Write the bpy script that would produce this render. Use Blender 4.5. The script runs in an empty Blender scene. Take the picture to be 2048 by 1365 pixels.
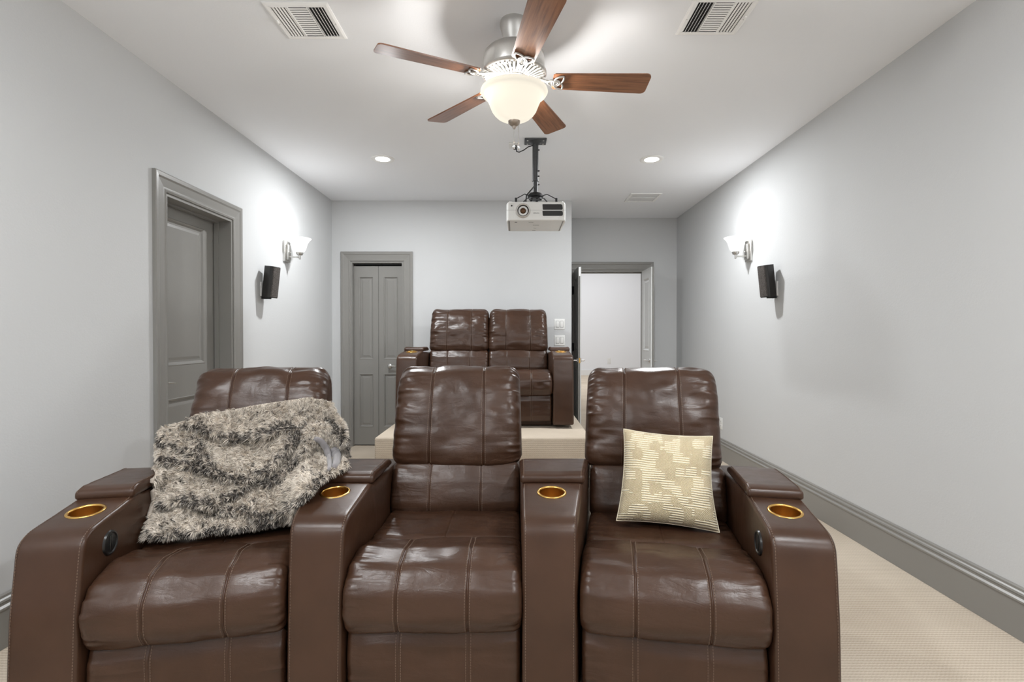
import bpy, bmesh, math, random
import numpy as np
from mathutils import Vector, Matrix, Euler
random.seed(7); rng = np.random.default_rng(7)
sc = bpy.context.scene
COL = sc.collection
PI = math.pi

# ---------------------------------------------------------------- camera
CZ = 1.235
FPX = 1024.0
cam = bpy.data.cameras.new('camera'); cam.sensor_width = 36; cam.lens = 18.0
cam.shift_x = -0.0029; cam.shift_y = 0.0; cam.clip_start = .02
camo = bpy.data.objects.new('camera', cam); COL.objects.link(camo)
camo.location = (0, 0, CZ); camo.rotation_euler = (math.radians(90 - .58), 0, 0)
sc.camera = camo

# ---------------------------------------------------------------- world, exposure
w = bpy.data.worlds.new('world'); sc.world = w; w.use_nodes = True
w.node_tree.nodes['Background'].inputs[0].default_value = (.8, .88, 1, 1)
w.node_tree.nodes['Background'].inputs[1].default_value = .3
vs = sc.view_settings
vs.view_transform = 'Standard'; vs.look = 'None'; vs.gamma = 1; vs.use_curve_mapping = False
vs.exposure = 0.38

def lamp(name, kind, loc, energy, color=(1, 1, 1), rot=(0, 0, 0), size=.1, spot=None):
    l = bpy.data.lights.new(name, kind); l.energy = energy; l.color = color
    if kind == 'AREA': l.shape = 'DISK' if not isinstance(size, tuple) else 'RECTANGLE'
    if kind == 'AREA':
        if isinstance(size, tuple): l.size, l.size_y = size
        else: l.size = size
    else: l.shadow_soft_size = size
    if spot: l.spot_size, l.spot_blend = spot
    o = bpy.data.objects.new(name, l); COL.objects.link(o); o.location = loc; o.rotation_euler = rot
    return o

H = 2.735                      # ceiling height
WARM = (1, .97, .93); NEUT = (.965, .985, 1)
CANS = [(-1.12, 4.35), (1.16, 4.36), (-1.13, .75), (1.15, .75), (-1.13, -1.0), (1.15, -1.0)]  # last four are added out of view to brighten the room
for i, (x, y) in enumerate(CANS):
    e = (26 if i < 2 else 22)
    lo = lamp('can_light', 'AREA', (x, y, H - .022), e, NEUT, (0, 0, 0), .13)
FANC = (-.004, 2.46)
lamp('fan_bulb', 'POINT', (FANC[0] - .075, FANC[1] - .02, CZ + 1.168), 10, WARM, size=.022)
lamp('fan_bulb', 'POINT', (FANC[0] + .07, FANC[1] + .045, CZ + 1.168), 10, WARM, size=.022)
HALL_Y = 16.0
lamp('hall_ceiling_light', 'AREA', (1.5, 12.5, 3.9), 165, (.95, .97, 1), (0, 0, 0), (5, 5))

# ---------------------------------------------------------------- helpers
def noise3(p, seed=0):
    """gradient-ish value noise, p (...,3) -> (-1..1)"""
    p = np.asarray(p, float); i = np.floor(p).astype(np.int64); f = p - i
    f = f * f * f * (f * (f * 6 - 15) + 10)
    def h(ix, iy, iz):
        n = (ix * 374761393 + iy * 668265263 + iz * 2147483647 + seed * 974711) & 0xffffffff
        n = ((n ^ (n >> 13)) * 1274126177) & 0xffffffff
        n = (n ^ (n >> 16)) & 0xffff
        return n / 32767.5 - 1
    r = 0
    for dx in (0, 1):
        for dy in (0, 1):
            for dz in (0, 1):
                wgt = (f[..., 0] if dx else 1 - f[..., 0]) * (f[..., 1] if dy else 1 - f[..., 1]) * (f[..., 2] if dz else 1 - f[..., 2])
                r = r + wgt * h(i[..., 0] + dx, i[..., 1] + dy, i[..., 2] + dz)
    return r

def link(o, parent=None):
    COL.objects.link(o)
    if parent is not None: o.parent = parent
    return o

def mk(name, V, F, m, parent=None, smooth=False, loc=None, rot=None, sharp=None):
    me = bpy.data.meshes.new(name); me.from_pydata([tuple(v) for v in V], [], [tuple(f) for f in F]); me.validate()
    if m: me.materials.append(m)
    if smooth:
        me.polygons.foreach_set('use_smooth', [True] * len(me.polygons))
        if sharp: me.set_sharp_from_angle(angle=math.radians(sharp))
    o = bpy.data.objects.new(name, me); link(o, parent)
    if loc is not None: o.location = loc
    if rot is not None: o.rotation_euler = rot
    return o

def empty(name, loc, rz=0, label=None, cat=None, group=None):
    o = bpy.data.objects.new(name, None); o.empty_display_size = .1; link(o); o.location = loc; o.rotation_euler = (0, 0, rz)
    if label: o['label'] = label
    if cat: o['category'] = cat
    if group: o['group'] = group
    return o

def tag(o, label=None, cat=None, group=None, kind=None):
    if label: o['label'] = label
    if cat: o['category'] = cat
    if group: o['group'] = group
    if kind: o['kind'] = kind
    return o

class MB:
    """collects shapes into one mesh"""
    def __init__(s): s.V = []; s.F = []
    def add(s, V, F):
        n = len(s.V); s.V += [tuple(v) for v in V]; s.F += [tuple(i + n for i in f) for f in F]; return s
    def box(s, a, b, M=None):
        x0, y0, z0 = a; x1, y1, z1 = b
        V = [(x0, y0, z0), (x1, y0, z0), (x1, y1, z0), (x0, y1, z0), (x0, y0, z1), (x1, y0, z1), (x1, y1, z1), (x0, y1, z1)]
        if M is not None: V = [M @ Vector(v) for v in V]
        return s.add(V, [(0, 3, 2, 1), (4, 5, 6, 7), (0, 1, 5, 4), (1, 2, 6, 5), (2, 3, 7, 6), (3, 0, 4, 7)])
    def rbox(s, a, b, r=.004, seg=3, M=None):
        bm = bmesh.new(); bmesh.ops.create_cube(bm, size=1)
        a = Vector(a); b = Vector(b)
        for v in bm.verts: v.co = Vector([(a[i] + b[i]) / 2 + v.co[i] * (b[i] - a[i]) for i in range(3)])
        bmesh.ops.bevel(bm, geom=bm.edges[:] , offset=r, segments=seg, affect='EDGES', profile=.5)
        bm.verts.index_update()
        V = [v.co.copy() for v in bm.verts]
        if M is not None: V = [M @ v for v in V]
        s.add(V, [[v.index for v in f.verts] for f in bm.faces]); bm.free(); return s
    def lathe(s, prof, n=48, M=None, closed=False):
        """prof list of (r,z)"""
        V = []; F = []; m = len(prof)
        for k in range(n):
            a = 2 * PI * k / n
            for r, z in prof: V.append(Vector((r * math.cos(a), r * math.sin(a), z)))
        for k in range(n):
            k2 = (k + 1) % n
            for j in range(m - 1 + (1 if closed else 0)):
                j2 = (j + 1) % m
                F.append((k * m + j, k2 * m + j, k2 * m + j2, k * m + j2))
        if M is not None: V = [M @ v for v in V]
        return s.add(V, F)
    def tube(s, pts, r, n=10, closed=False, cap=True, flat=1.0, up=None):
        P = [Vector(p) for p in pts]; m = len(P); rr = r if isinstance(r, (list, tuple)) else [r] * m
        V = []; F = []; prev = None
        for i, p in enumerate(P):
            if closed: t = P[(i + 1) % m] - P[i - 1]
            else: t = P[min(i + 1, m - 1)] - P[max(i - 1, 0)]
            t.normalize()
            if up is not None: ref = Vector(up)
            elif prev is not None: ref = prev
            else: ref = Vector((0, 0, 1)) if abs(t.z) < .9 else Vector((1, 0, 0))
            u = (ref - t * ref.dot(t)).normalized(); prev = u; v = t.cross(u)
            for k in range(n):
                a = 2 * PI * k / n; V.append(p + (u * math.cos(a) * flat + v * math.sin(a)) * rr[i])
        for i in range(m if closed else m - 1):
            i2 = (i + 1) % m
            for k in range(n):
                k2 = (k + 1) % n; F.append((i * n + k, i * n + k2, i2 * n + k2, i2 * n + k))
        if cap and not closed:
            F.append(tuple(range(n))[::-1]); F.append(tuple((m - 1) * n + k for k in range(n)))
        return s.add(V, F)
    def sphere(s, c, r, nu=16, nv=10, sc3=(1, 1, 1)):
        prof = []
        V = []; F = []
        for j in range(nv + 1):
            th = PI * j / nv
            for k in range(nu):
                a = 2 * PI * k / nu
                V.append((c[0] + r * sc3[0] * math.sin(th) * math.cos(a), c[1] + r * sc3[1] * math.sin(th) * math.sin(a), c[2] + r * sc3[2] * math.cos(th)))
        for j in range(nv):
            for k in range(nu):
                k2 = (k + 1) % nu; F.append((j * nu + k, (j + 1) * nu + k, (j + 1) * nu + k2, j * nu + k2))
        return s.add(V, F)
    def prism(s, poly, z0, z1, M=None):
        n = len(poly); V = [Vector((x, y, z0)) for x, y in poly] + [Vector((x, y, z1)) for x, y in poly]
        if M is not None: V = [M @ v for v in V]
        F = [tuple(range(n))[::-1], tuple(range(n, 2 * n))] + [(i, (i + 1) % n, n + (i + 1) % n, n + i) for i in range(n)]
        return s.add(V, F)
    def build(s, name, m, parent=None, smooth=False, sharp=None, loc=None, rot=None):
        return mk(name, s.V, s.F, m, parent, smooth, loc, rot, sharp)

def frame_M(o, x, y, z):
    return Matrix(((x[0], y[0], z[0], o[0]), (x[1], y[1], z[1], o[1]), (x[2], y[2], z[2], o[2]), (0, 0, 0, 1)))

# ---------------------------------------------------------------- materials
def mat(name, col, rough=.5, metal=0., spec=.5, **kw):
    m = bpy.data.materials.new(name); m.use_nodes = True; nt = m.node_tree; b = nt.nodes['Principled BSDF']
    b.inputs['Base Color'].default_value = (*col, 1); b.inputs['Roughness'].default_value = rough
    b.inputs['Metallic'].default_value = metal; b.inputs['Specular IOR Level'].default_value = spec
    for k, v in kw.items(): b.inputs[k.replace('_', ' ')].default_value = v
    return m
def nd(m, t, **kw):
    n = m.node_tree.nodes.new(t)
    for k, v in kw.items():
        if hasattr(n, k): setattr(n, k, v)
        else: n.inputs[k.replace('_', ' ')].default_value = v
    return n
def ln(m, a, b): m.node_tree.links.new(a, b)
def bsdf(m): return m.node_tree.nodes['Principled BSDF']
def bump(m, sock, strength, dist, prev=None):
    b = nd(m, 'ShaderNodeBump'); b.inputs['Strength'].default_value = strength; b.inputs['Distance'].default_value = dist
    ln(m, sock, b.inputs['Height'])
    if prev is not None: ln(m, prev.outputs[0], b.inputs['Normal'])
    ln(m, b.outputs[0], bsdf(m).inputs['Normal']); return b
def objco(m): return nd(m, 'ShaderNodeTexCoord').outputs['Object']
def ramp(m, fac, stops):
    r = nd(m, 'ShaderNodeValToRGB'); e = r.color_ramp.elements
    while len(e) < len(stops): e.new(.5)
    for k, (p, c) in enumerate(stops): e[k].position = p; e[k].color = (*c, 1)
    ln(m, fac, r.inputs[0]); return r.outputs[0]

def wallmat(name, col, st=.25):
    m = mat(name, col, .75, spec=.25)
    n = nd(m, 'ShaderNodeTexNoise', Scale=110., Detail=3.); ln(m, objco(m), n.inputs['Vector']); bump(m, n.outputs[0], st, .0022)
    return m
M_wall = wallmat('wall_paint', (.59, .598, .602)); M_ceil = wallmat('ceiling_paint', (.885, .90, .925), .15)
M_hall = wallmat('hall_paint', (.82, .83, .85), .1)
M_trim = mat('grey_trim_paint', (.25, .243, .228), .32, spec=.45)
M_white = mat('white_paint', (.80, .80, .79), .4)
M_plastic = mat('white_plastic', (.78, .78, .76), .35)
M_ventw = mat('vent_enamel', (.92, .92, .91), .4)
M_black = mat('matte_black', (.008, .008, .009), .6)
M_duct = mat('duct_dark', (.012, .012, .012), .8)
M_nickel = mat('brushed_nickel', (.60, .59, .57), .34, 1.)
M_chrome = mat('chrome', (.75, .75, .75), .15, 1.)
M_iron = mat('pale_nickel', (.50, .49, .47), .42, .93)
M_mount = mat('dark_grey_metal', (.055, .057, .06), .4, .3)
M_brass = mat('brass', (.72, .44, .13), .26, 1.)
M_brassin = mat('brass_inner', (.50, .27, .06), .35, 1.)
M_spk = mat('speaker_plastic', (.011, .009, .008), .45)
M_stitch = mat('tan_thread', (.125, .08, .055), .7)
M_button = mat('button_plastic', (.012, .012, .012), .3)
M_lining = mat('grey_lining', (.23, .215, .22), .85, Sheen_Weight=.4)

def leather(name, wrinkle):
    m = mat(name, (.095, .052, .036), .36, spec=.42)
    co = objco(m)
    v = nd(m, 'ShaderNodeTexVoronoi', Scale=420., feature='DISTANCE_TO_EDGE'); ln(m, co, v.inputs['Vector'])
    b1 = bump(m, v.outputs['Distance'], .12, .0015)
    n = nd(m, 'ShaderNodeTexNoise', Scale=22., Detail=5., Distortion=.6); ln(m, co, n.inputs['Vector'])
    b2 = bump(m, n.outputs[0], .25 if wrinkle else .10, .006, b1)
    if wrinkle:
        mp = nd(m, 'ShaderNodeMapping'); mp.inputs['Scale'].default_value = (9, 30, 30); ln(m, co, mp.inputs[0])
        w_ = nd(m, 'ShaderNodeTexNoise', Scale=1., Detail=2.5, Roughness=.5, Distortion=1.1); ln(m, mp.outputs[0], w_.inputs['Vector'])
        s1 = nd(m, 'ShaderNodeMath', operation='SUBTRACT'); ln(m, w_.outputs[0], s1.inputs[0]); s1.inputs[1].default_value = .5
        s2 = nd(m, 'ShaderNodeMath', operation='ABSOLUTE'); ln(m, s1.outputs[0], s2.inputs[0])
        s3 = nd(m, 'ShaderNodeMath', operation='POWER'); ln(m, s2.outputs[0], s3.inputs[0]); s3.inputs[1].default_value = .6
        bump(m, s3.outputs[0], .13, .006, b2)
    n3 = nd(m, 'ShaderNodeTexNoise', Scale=5., Detail=4.); ln(m, co, n3.inputs['Vector'])
    c = ramp(m, n3.outputs[0], [(.3, (.040, .0180, .0096)), (.7, (.058, .0272, .0152))]); ln(m, c, bsdf(m).inputs['Base Color'])
    mr = nd(m, 'ShaderNodeMapRange'); mr.inputs[3].default_value = .25; mr.inputs[4].default_value = .38
    ln(m, n.outputs[0], mr.inputs[0]); ln(m, mr.outputs[0], bsdf(m).inputs['Roughness'])
    return m
M_leather = leather('brown_leather', True); M_leather2 = leather('smooth_brown_leather', False)

def carpet():
    m = mat('beige_loop_carpet', (.6, .52, .43), .95, spec=.1)
    tc = nd(m, 'ShaderNodeTexCoord'); geo = nd(m, 'ShaderNodeNewGeometry')
    mp = nd(m, 'ShaderNodeMapping'); ln(m, geo.outputs['Position'], mp.inputs[0]); mp.inputs['Rotation'].default_value = (.0, .0, .0)
    sep = nd(m, 'ShaderNodeSeparateXYZ'); ln(m, mp.outputs[0], sep.inputs[0])
    def mth(op, a, b=None, v=None):
        n = nd(m, 'ShaderNodeMath', operation=op); ln(m, a, n.inputs[0])
        if b is not None: ln(m, b, n.inputs[1])
        if v is not None: n.inputs[1].default_value = v
        return n.outputs[0]
    f = 2 * PI / .0155
    sy = mth('ADD', sep.outputs[1], sep.outputs[2])
    a = mth('SINE', mth('MULTIPLY', sep.outputs[0], v=f)); b = mth('SINE', mth('MULTIPLY', sy, v=f))
    a2 = mth('ADD', mth('MULTIPLY', a, v=.5), v=.5); ab = mth('MULTIPLY', mth('ADD', a2, v=.45), b)
    n = nd(m, 'ShaderNodeTexNoise', Scale=260., Detail=2.); ln(m, geo.outputs['Position'], n.inputs['Vector'])
    h = mth('ADD', mth('MULTIPLY', ab, v=.30), n.outputs[0])
    bump(m, h, .55, .004)
    nl = nd(m, 'ShaderNodeTexNoise', Scale=1.6, Detail=3.); ln(m, geo.outputs['Position'], nl.inputs['Vector'])
    hh = mth('ADD', mth('MULTIPLY', h, v=.4), mth('MULTIPLY', nl.outputs[0], v=.5))  # loop height also darkens the pits, painting in their shade
    c = ramp(m, hh, [(.12, (.38, .31, .235)), (.5, (.58, .50, .405)), (.85, (.70, .62, .52))]); ln(m, c, bsdf(m).inputs['Base Color'])
    return m
M_carpet = carpet()

def wood():
    m = mat('walnut_blade', (.2, .09, .04), .28, spec=.6)
    mp = nd(m, 'ShaderNodeMapping'); ln(m, objco(m), mp.inputs[0]); mp.inputs['Scale'].default_value = (2.2, 34, 30)
    n = nd(m, 'ShaderNodeTexNoise', Scale=2.6, Detail=8., Roughness=.6, Distortion=.3); ln(m, mp.outputs[0], n.inputs['Vector'])
    c = ramp(m, n.outputs[0], [(.3, (.10, .038, .018)), (.5, (.22, .088, .040)), (.72, (.31, .135, .065))]); ln(m, c, bsdf(m).inputs['Base Color'])
    return m
M_wood = wood()

def glass_lit(name, col, e_mid, tr, clear=.3):
    m = bpy.data.materials.new(name); m.use_nodes = True; nt = m.node_tree
    for n in list(nt.nodes): nt.nodes.remove(n)
    out = nt.nodes.new('ShaderNodeOutputMaterial'); tl = nt.nodes.new('ShaderNodeBsdfTranslucent'); df = nt.nodes.new('ShaderNodeBsdfDiffuse')
    mx = nt.nodes.new('ShaderNodeMixShader'); mx.inputs[0].default_value = .5; ad = nt.nodes.new('ShaderNodeAddShader'); em = nt.nodes.new('ShaderNodeEmission')
    tl.inputs[0].default_value = (*tr, 1); df.inputs[0].default_value = (*tr, 1); em.inputs[0].default_value = (*col, 1); em.inputs[1].default_value = e_mid
    nt.links.new(tl.outputs[0], mx.inputs[1]); nt.links.new(df.outputs[0], mx.inputs[2]); nt.links.new(mx.outputs[0], ad.inputs[0]); nt.links.new(em.outputs[0], ad.inputs[1])
    tp = nt.nodes.new('ShaderNodeBsdfTransparent'); m2 = nt.nodes.new('ShaderNodeMixShader'); m2.inputs[0].default_value = clear
    nt.links.new(ad.outputs[0], m2.inputs[1]); nt.links.new(tp.outputs[0], m2.inputs[2]); nt.links.new(m2.outputs[0], out.inputs[0]); return m
M_bowl = glass_lit('lit_alabaster_glass', (1, .93, .80), .57, (.022, .020, .016), 0.)
M_shade = glass_lit('lit_white_glass', (1, .98, .94), 1.5, (.2, .2, .19), .30)
def emit(name, col, s):
    m = bpy.data.materials.new(name); m.use_nodes = True; b = bsdf(m); b.inputs['Emission Color'].default_value = (*col, 1); b.inputs['Emission Strength'].default_value = s; return m
M_lens = emit('lit_can_lens', (1, .98, .94), 6)

# ---------------------------------------------------------------- the room
XL, XR, YB, YF, YN = -2.03, 2.06, 5.69, 6.53, -2.2
def structure(o): o['kind'] = 'structure'; return o
def boxes(name, L, m):
    b = MB()
    for a, c in L: b.box(a, c)
    return structure(b.build(name, m))
boxes('floor', [((XL - .3, YN - .2, -.1), (XR + .2, YF + .14, 0))], M_carpet)
boxes('ceiling', [((XL - .3, YN - .2, H), (XR + .2, YF + .14, H + .12))], M_ceil)
DL0, DL1, DT = 2.977, 3.683, 2.068      # left doorway
boxes('wall_left', [((XL - .16, YN, 0), (XL, DL0, H)), ((XL - .16, DL1, 0), (XL, YB + .14, H)), ((XL - .16, DL0, DT), (XL, DL1, H))], M_wall)
boxes('wall_right', [((XR, YN, 0), (XR + .15, YF + .14, H))], M_wall)
boxes('wall_front', [((XL - .16, YN - .15, 0), (XR + .15, YN, H))], M_wall)
CX0, CX1, CT = -1.823, -1.237, 2.062      # closet opening
XC = .628
boxes('wall_back', [((XL - .16, YB, 0), (CX0, YB + .14, H)), ((CX1, YB, 0), (XC, YB + .14, H)), ((CX0, YB, CT), (CX1, YB + .14, H)),
                    ((XC - .14, YB + .1399, 0), (XC, YF, H))], M_wall)
FX0, FX1, FT = .735, 1.655, 2.068     # double doorway in the far wall
boxes('wall_far', [((XC - .14, YF, 0), (FX0, YF + .14, H)), ((FX1, YF, 0), (XR, YF + .14, H)), ((FX0, YF, FT), (FX1, YF + .14, H))], M_wall)
boxes('wall_closet', [((CX0 - .1, YB + .75, 0), (CX1 + .1, YB + .8, H)), ((CX0 - .1, YB + .14, 0), (CX0 - .06, YB + .75, H)), ((CX1 + .06, YB + .14, 0), (CX1 + .1, YB + .75, H))], M_duct)
# hall beyond the double doors
HX0, HX1, HH = -3, 7, 4.2
boxes('floor_hall', [((HX0, YF + .14, -.1), (HX1, HALL_Y + .1, 0))], M_carpet)
boxes('wall_hall_back', [((HX0, HALL_Y, 0), (HX1, HALL_Y + .1, HH))], M_hall)
boxes('wall_hall_left', [((HX0 - .1, YF + .14, 0), (HX0, HALL_Y, HH))], M_hall)
boxes('wall_hall_right', [((HX1, YF + .14, 0), (HX1 + .1, HALL_Y, HH))], M_hall)
boxes('ceiling_hall', [((HX0, YF + .14, HH), (HX1, HALL_Y, HH + .1))], M_hall)
boxes('wall_hall_front', [((HX0, YF + .141, 0), (XC - .1, YF + .2, HH)), ((XR, YF + .141, 0), (HX1, YF + .2, HH)), ((XC - .1, YF + .141, H), (XR, YF + .2, HH))], M_hall)
boxes('baseboard_hall', [((HX0, HALL_Y - .02, 0), (HX1, HALL_Y, .17))], M_white)

# riser platform the loveseat stands on, and its step
PZ, PY0, PX0, PX1 = .40, 4.19, -1.154, .628
def carpet_block(name, a, b, r=.018):
    m = MB(); m.rbox(a, b, r, 4); return structure(m.build(name, M_carpet, smooth=True, sharp=40))
carpet_block('floor_platform', (PX0, PY0, .001), (PX1, YB, PZ))
carpet_block('floor_step', (PX0, PY0 - .29, .001), (PX1, PY0 - .001, .20))

# casings
CPROF = [(0, 0), (0, .010), (.010, .014), (.018, .010), (.026, .010), (.070, .015), (.080, .021), (.100, .022), (.106, .018), (.106, 0)]
def casing(name, a0, a1, top, origin, ax, nrm):
    """u-shaped moulding round an opening; ax = direction of the wall, nrm = out of it"""
    V = []; F = []; n = len(CPROF); o = Vector(origin); ax = Vector(ax); nr = Vector(nrm)
    for k in range(4):
        for u, t in CPROF:
            a = (a0 - u) if k < 2 else (a1 + u); z = 0.001 if k in (0, 3) else top + u
            V.append(o + ax * a + nr * t + Vector((0, 0, z)))
    for k in range(3):
        for j in range(n - 1): F.append((k * n + j, k * n + j + 1, (k + 1) * n + j + 1, (k + 1) * n + j))
    b = MB(); b.add(V, F)
    return b
def jamb(b, a0, a1, top, origin, ax, nrm, depth, t=.018, stop=None):
    o = Vector(origin); ax = Vector(ax); nr = Vector(nrm)
    def bx(u0, u1, z0, z1, d0, d1):
        V = [o + ax * u + nr * (-d) + Vector((0, 0, z)) for z in (z0, z1) for u, d in ((u0, d0), (u1, d0), (u1, d1), (u0, d1))]
        b.add(V, [(0, 3, 2, 1), (4, 5, 6, 7), (0, 1, 5, 4), (1, 2, 6, 5), (2, 3, 7, 6), (3, 0, 4, 7)])
    bx(a0, a0 + t, .001, top, -.002, depth); bx(a1 - t, a1, .001, top, -.002, depth); bx(a0 + t, a1 - t, top - t, top, -.002, depth)
    if stop:
        s0, s1 = stop; t2 = t + .012
        bx(a0 + t, a0 + t2, .001, top - t, s0, s1); bx(a1 - t2, a1 - t, .001, top - t, s0, s1); bx(a0 + t2, a1 - t2, top - t2, top - t, s0, s1)
b = casing('trim_1', DL0, DL1, DT, (XL, 0, 0), (0, 1, 0), (1, 0, 0)); jamb(b, DL0, DL1, DT, (XL, 0, 0), (0, 1, 0), (1, 0, 0), .16, stop=(.085, .115))
structure(b.build('trim_1', M_trim))
b = casing('trim_2', CX0, CX1, CT, (0, YB, 0), (1, 0, 0), (0, -1, 0)); jamb(b, CX0, CX1, CT, (0, YB, 0), (1, 0, 0), (0, -1, 0), .14)
structure(b.build('trim_2', M_trim))
b = casing('trim_3', FX0, FX1, FT, (0, YF, 0), (1, 0, 0), (0, -1, 0)); jamb(b, FX0, FX1, FT, (0, YF, 0), (1, 0, 0), (0, -1, 0), .14, stop=(.06, .09))
structure(b.build('trim_3', M_trim))

# baseboards
BPROF = [(0, 0), (.017, 0), (.017, .150), (.021, .156), (.021, .163), (.013, .170), (.013, .180), (.016, .184), (.014, .192), (.008, .197), (.008, .207), (.003, .214), (0, .214)]
def baseboard(name, segs):
    b = MB()
    for (p, q, nr) in segs:
        p = Vector(p); q = Vector(q); nr = Vector(nr); n = len(BPROF)
        V = [e + nr * t + Vector((0, 0, z + .001)) for e in (p, q) for t, z in BPROF]
        F = [(j, (j + 1) % n, n + (j + 1) % n, n + j) for j in range(n)] + [tuple(range(n))[::-1], tuple(range(n, 2 * n))]
        b.add(V, F)
    structure(b.build(name, M_trim))
baseboard('baseboard_left', [((XL, YN, 0), (XL, DL0 - .107, 0), (1, 0, 0)), ((XL, DL1 + .107, 0), (XL, YB, 0), (1, 0, 0))])
baseboard('baseboard_right', [((XR, YN, 0), (XR, YF, 0), (-1, 0, 0))])
baseboard('baseboard_back', [((CX1 + .107, YB, 0), (PX0, YB, 0), (0, -1, 0)), ((XC, YB + .01, 0), (XC, YF, 0), (1, 0, 0))])
baseboard('baseboard_far', [((FX1 + .107, YF, 0), (XR - .02, YF, 0), (0, -1, 0))])
baseboard('baseboard_front', [((XL + .02, YN, 0), (XR - .02, YN, 0), (0, 1, 0))])

# panelled doors: local x along width, y thickness (front at 0, back at +t), z up
def door_mesh(wd, h, t, panels, sides=(0, 1), mld=.022):
    b = MB(); c = .012
    xs = sorted({p[0] for p in panels} | {p[1] for p in panels})
    b.box((.0005, c + .0015, .0005), (wd - .0005, t - c - .0015, h - .0005))
    x0 = min(p[0] for p in panels); x1 = max(p[1] for p in panels)
    for sd in sides:
        ya, yb_ = (0, c) if sd == 0 else (t - c, t)
        b.box((0, ya, 0), (x0, yb_, h)); b.box((x1, ya, 0), (wd, yb_, h))
        zs = sorted(panels, key=lambda p: p[2]); zc = 0
        for p in zs: b.box((x0, ya, zc), (x1, yb_, p[2])); zc = p[3]
        b.box((x0, ya, zc), (x1, yb_, h))
        for (a0, a1, z0, z1) in panels:
            f = (lambda y: y) if sd == 0 else (lambda y: t - y)
            rings = [(0, 0), (.004, -.003), (.012, .001), (mld, c), (mld + .012, c), (mld + .030, c - .005)]
            V = []; F = []
            for ins, y in rings:
                V += [(a0 + ins, f(y), z0 + ins), (a1 - ins, f(y), z0 + ins), (a1 - ins, f(y), z1 - ins), (a0 + ins, f(y), z1 - ins)]
            for r in range(len(rings) - 1):
                for k in range(4):
                    q = (r * 4 + k, r * 4 + (k + 1) % 4, r * 4 + 4 + (k + 1) % 4, r * 4 + 4 + k); F.append(q if sd == 0 else q[::-1])
            k = (len(rings) - 1) * 4; q = (k, k + 1, k + 2, k + 3); F.append(q if sd == 0 else q[::-1])
            b.add(V, F)
    return b
def lever(parent, x, z, side, direction=1, y0=0, m=None, length=.11):
    """round rose and lever; side -1 sticks out of front"""
    b = MB(); s = side
    M = Matrix.Translation((x, y0, z)) @ Matrix.Rotation(PI / 2 * (1 if s < 0 else -1), 4, 'X')
    b.lathe([(0, 0), (.027, 0), (.027, .005), (.022, .010), (.011, .013), (.010, .045), (0, .047)], 24, M)
    y = y0 + s * .045
    b.tube([(x - direction * .008, y, z), (x + direction * .03, y, z + .003), (x + direction * .07, y + s * .002, z), (x + direction * length, y - s * .004, z - .006)], [.009, .009, .008, .006], 10, flat=.7)
    return b.build('door_handle', m or M_nickel, parent, smooth=True, sharp=50)

wd = DL1 - DL0 - .038
d1 = door_mesh(wd, 2.04, .035, [(.10, wd - .115, .23, .835), (.10, wd - .115, 1.04, 1.965)]).build('door_1', M_trim, loc=(XL - .12, DL0 + .019, .006), rot=(0, 0, PI / 2)); structure(d1)
lever(d1, .07, .94, -1, 1)
# bifold closet door: two leaves
bw = (CX1 - CX0 - .036 - .006) / 2
bif = empty('door_2', (CX0 + .018, YB + .055, .01)); structure(bif)
for k in range(2):
    l = door_mesh(bw, 2.005, .03, [(.055, bw - .055, .20, .80), (.055, bw - .055, .96, 1.89)], sides=(0,), mld=.016).build('door_leaf', M_trim, bif, loc=(.001 + k * (bw + .004), 0, 0))
b = MB(); b.box((0, .005, 2.018), (2 * bw + .004, .028, 2.034)); b.build('track', M_black, bif)
lever(bif, bw * 1.5 - .005, .885, -1, 1, length=.06)
# double door leaves, both swung into the room
lw = .452
M_leafw = mat('white_door_paint', (.72, .73, .72), .35)
def leaf_white_side(o, y_t):
    o.data.materials.append(M_leafw)
    for p in o.data.polygons:
        c = p.center
        if (c.y > .019): p.material_index = 1
# left leaf: hinge at (FX0+.018, YF-.005), leaf points to -Y. local x -> -Y ; local y(thickness) -> +X ; front (y=0) faces -X
ll = door_mesh(lw, 2.04, .035, [(.09, lw - .09, .23, .835), (.09, lw - .09, 1.04, 1.93)]).build('door_3', M_trim, loc=(FX0 + .012, YF - .024, .012), rot=(0, 0, -PI / 2))
structure(ll); leaf_white_side(ll, .030)
rl = door_mesh(lw, 2.04, .035, [(.09, lw - .09, .23, .835), (.09, lw - .09, 1.04, 1.93)]).build('door_4', M_trim, loc=(FX1 - .012 - .035, YF - .024, .012), rot=(0, 0, -PI / 2))
structure(rl)
rl.data.materials.append(M_leafw)
for p in rl.data.polygons:
    if p.center.y < .016: p.material_index = 1
for d in (ll, rl):
    lever(d, lw - .06, .93, -1, -1, m=M_chrome, length=.09); lever(d, lw - .06, .93, 1, -1, y0=.035, m=M_chrome, length=.09)
for z in (1.75, 1.03, .25):
    b = MB(); b.rbox((-.012, -.014, z), (.03, -.0005, z + .10), .003); b.tube([(-.004, -.014, z - .004), (-.004, -.014, z + .104)], .007); b.build('hinge', M_black, ll, smooth=True, sharp=40)
b = MB(); b.rbox((lw, .009, 1.93), (lw + .002, .026, 2.035), .0008, 1); b.build('flush_bolt', M_chrome, ll)
b = MB(); b.rbox((lw, .008, .90), (lw + .002, .027, .96), .0008, 1); b.build('latch_plate', M_brass, ll)

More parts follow.
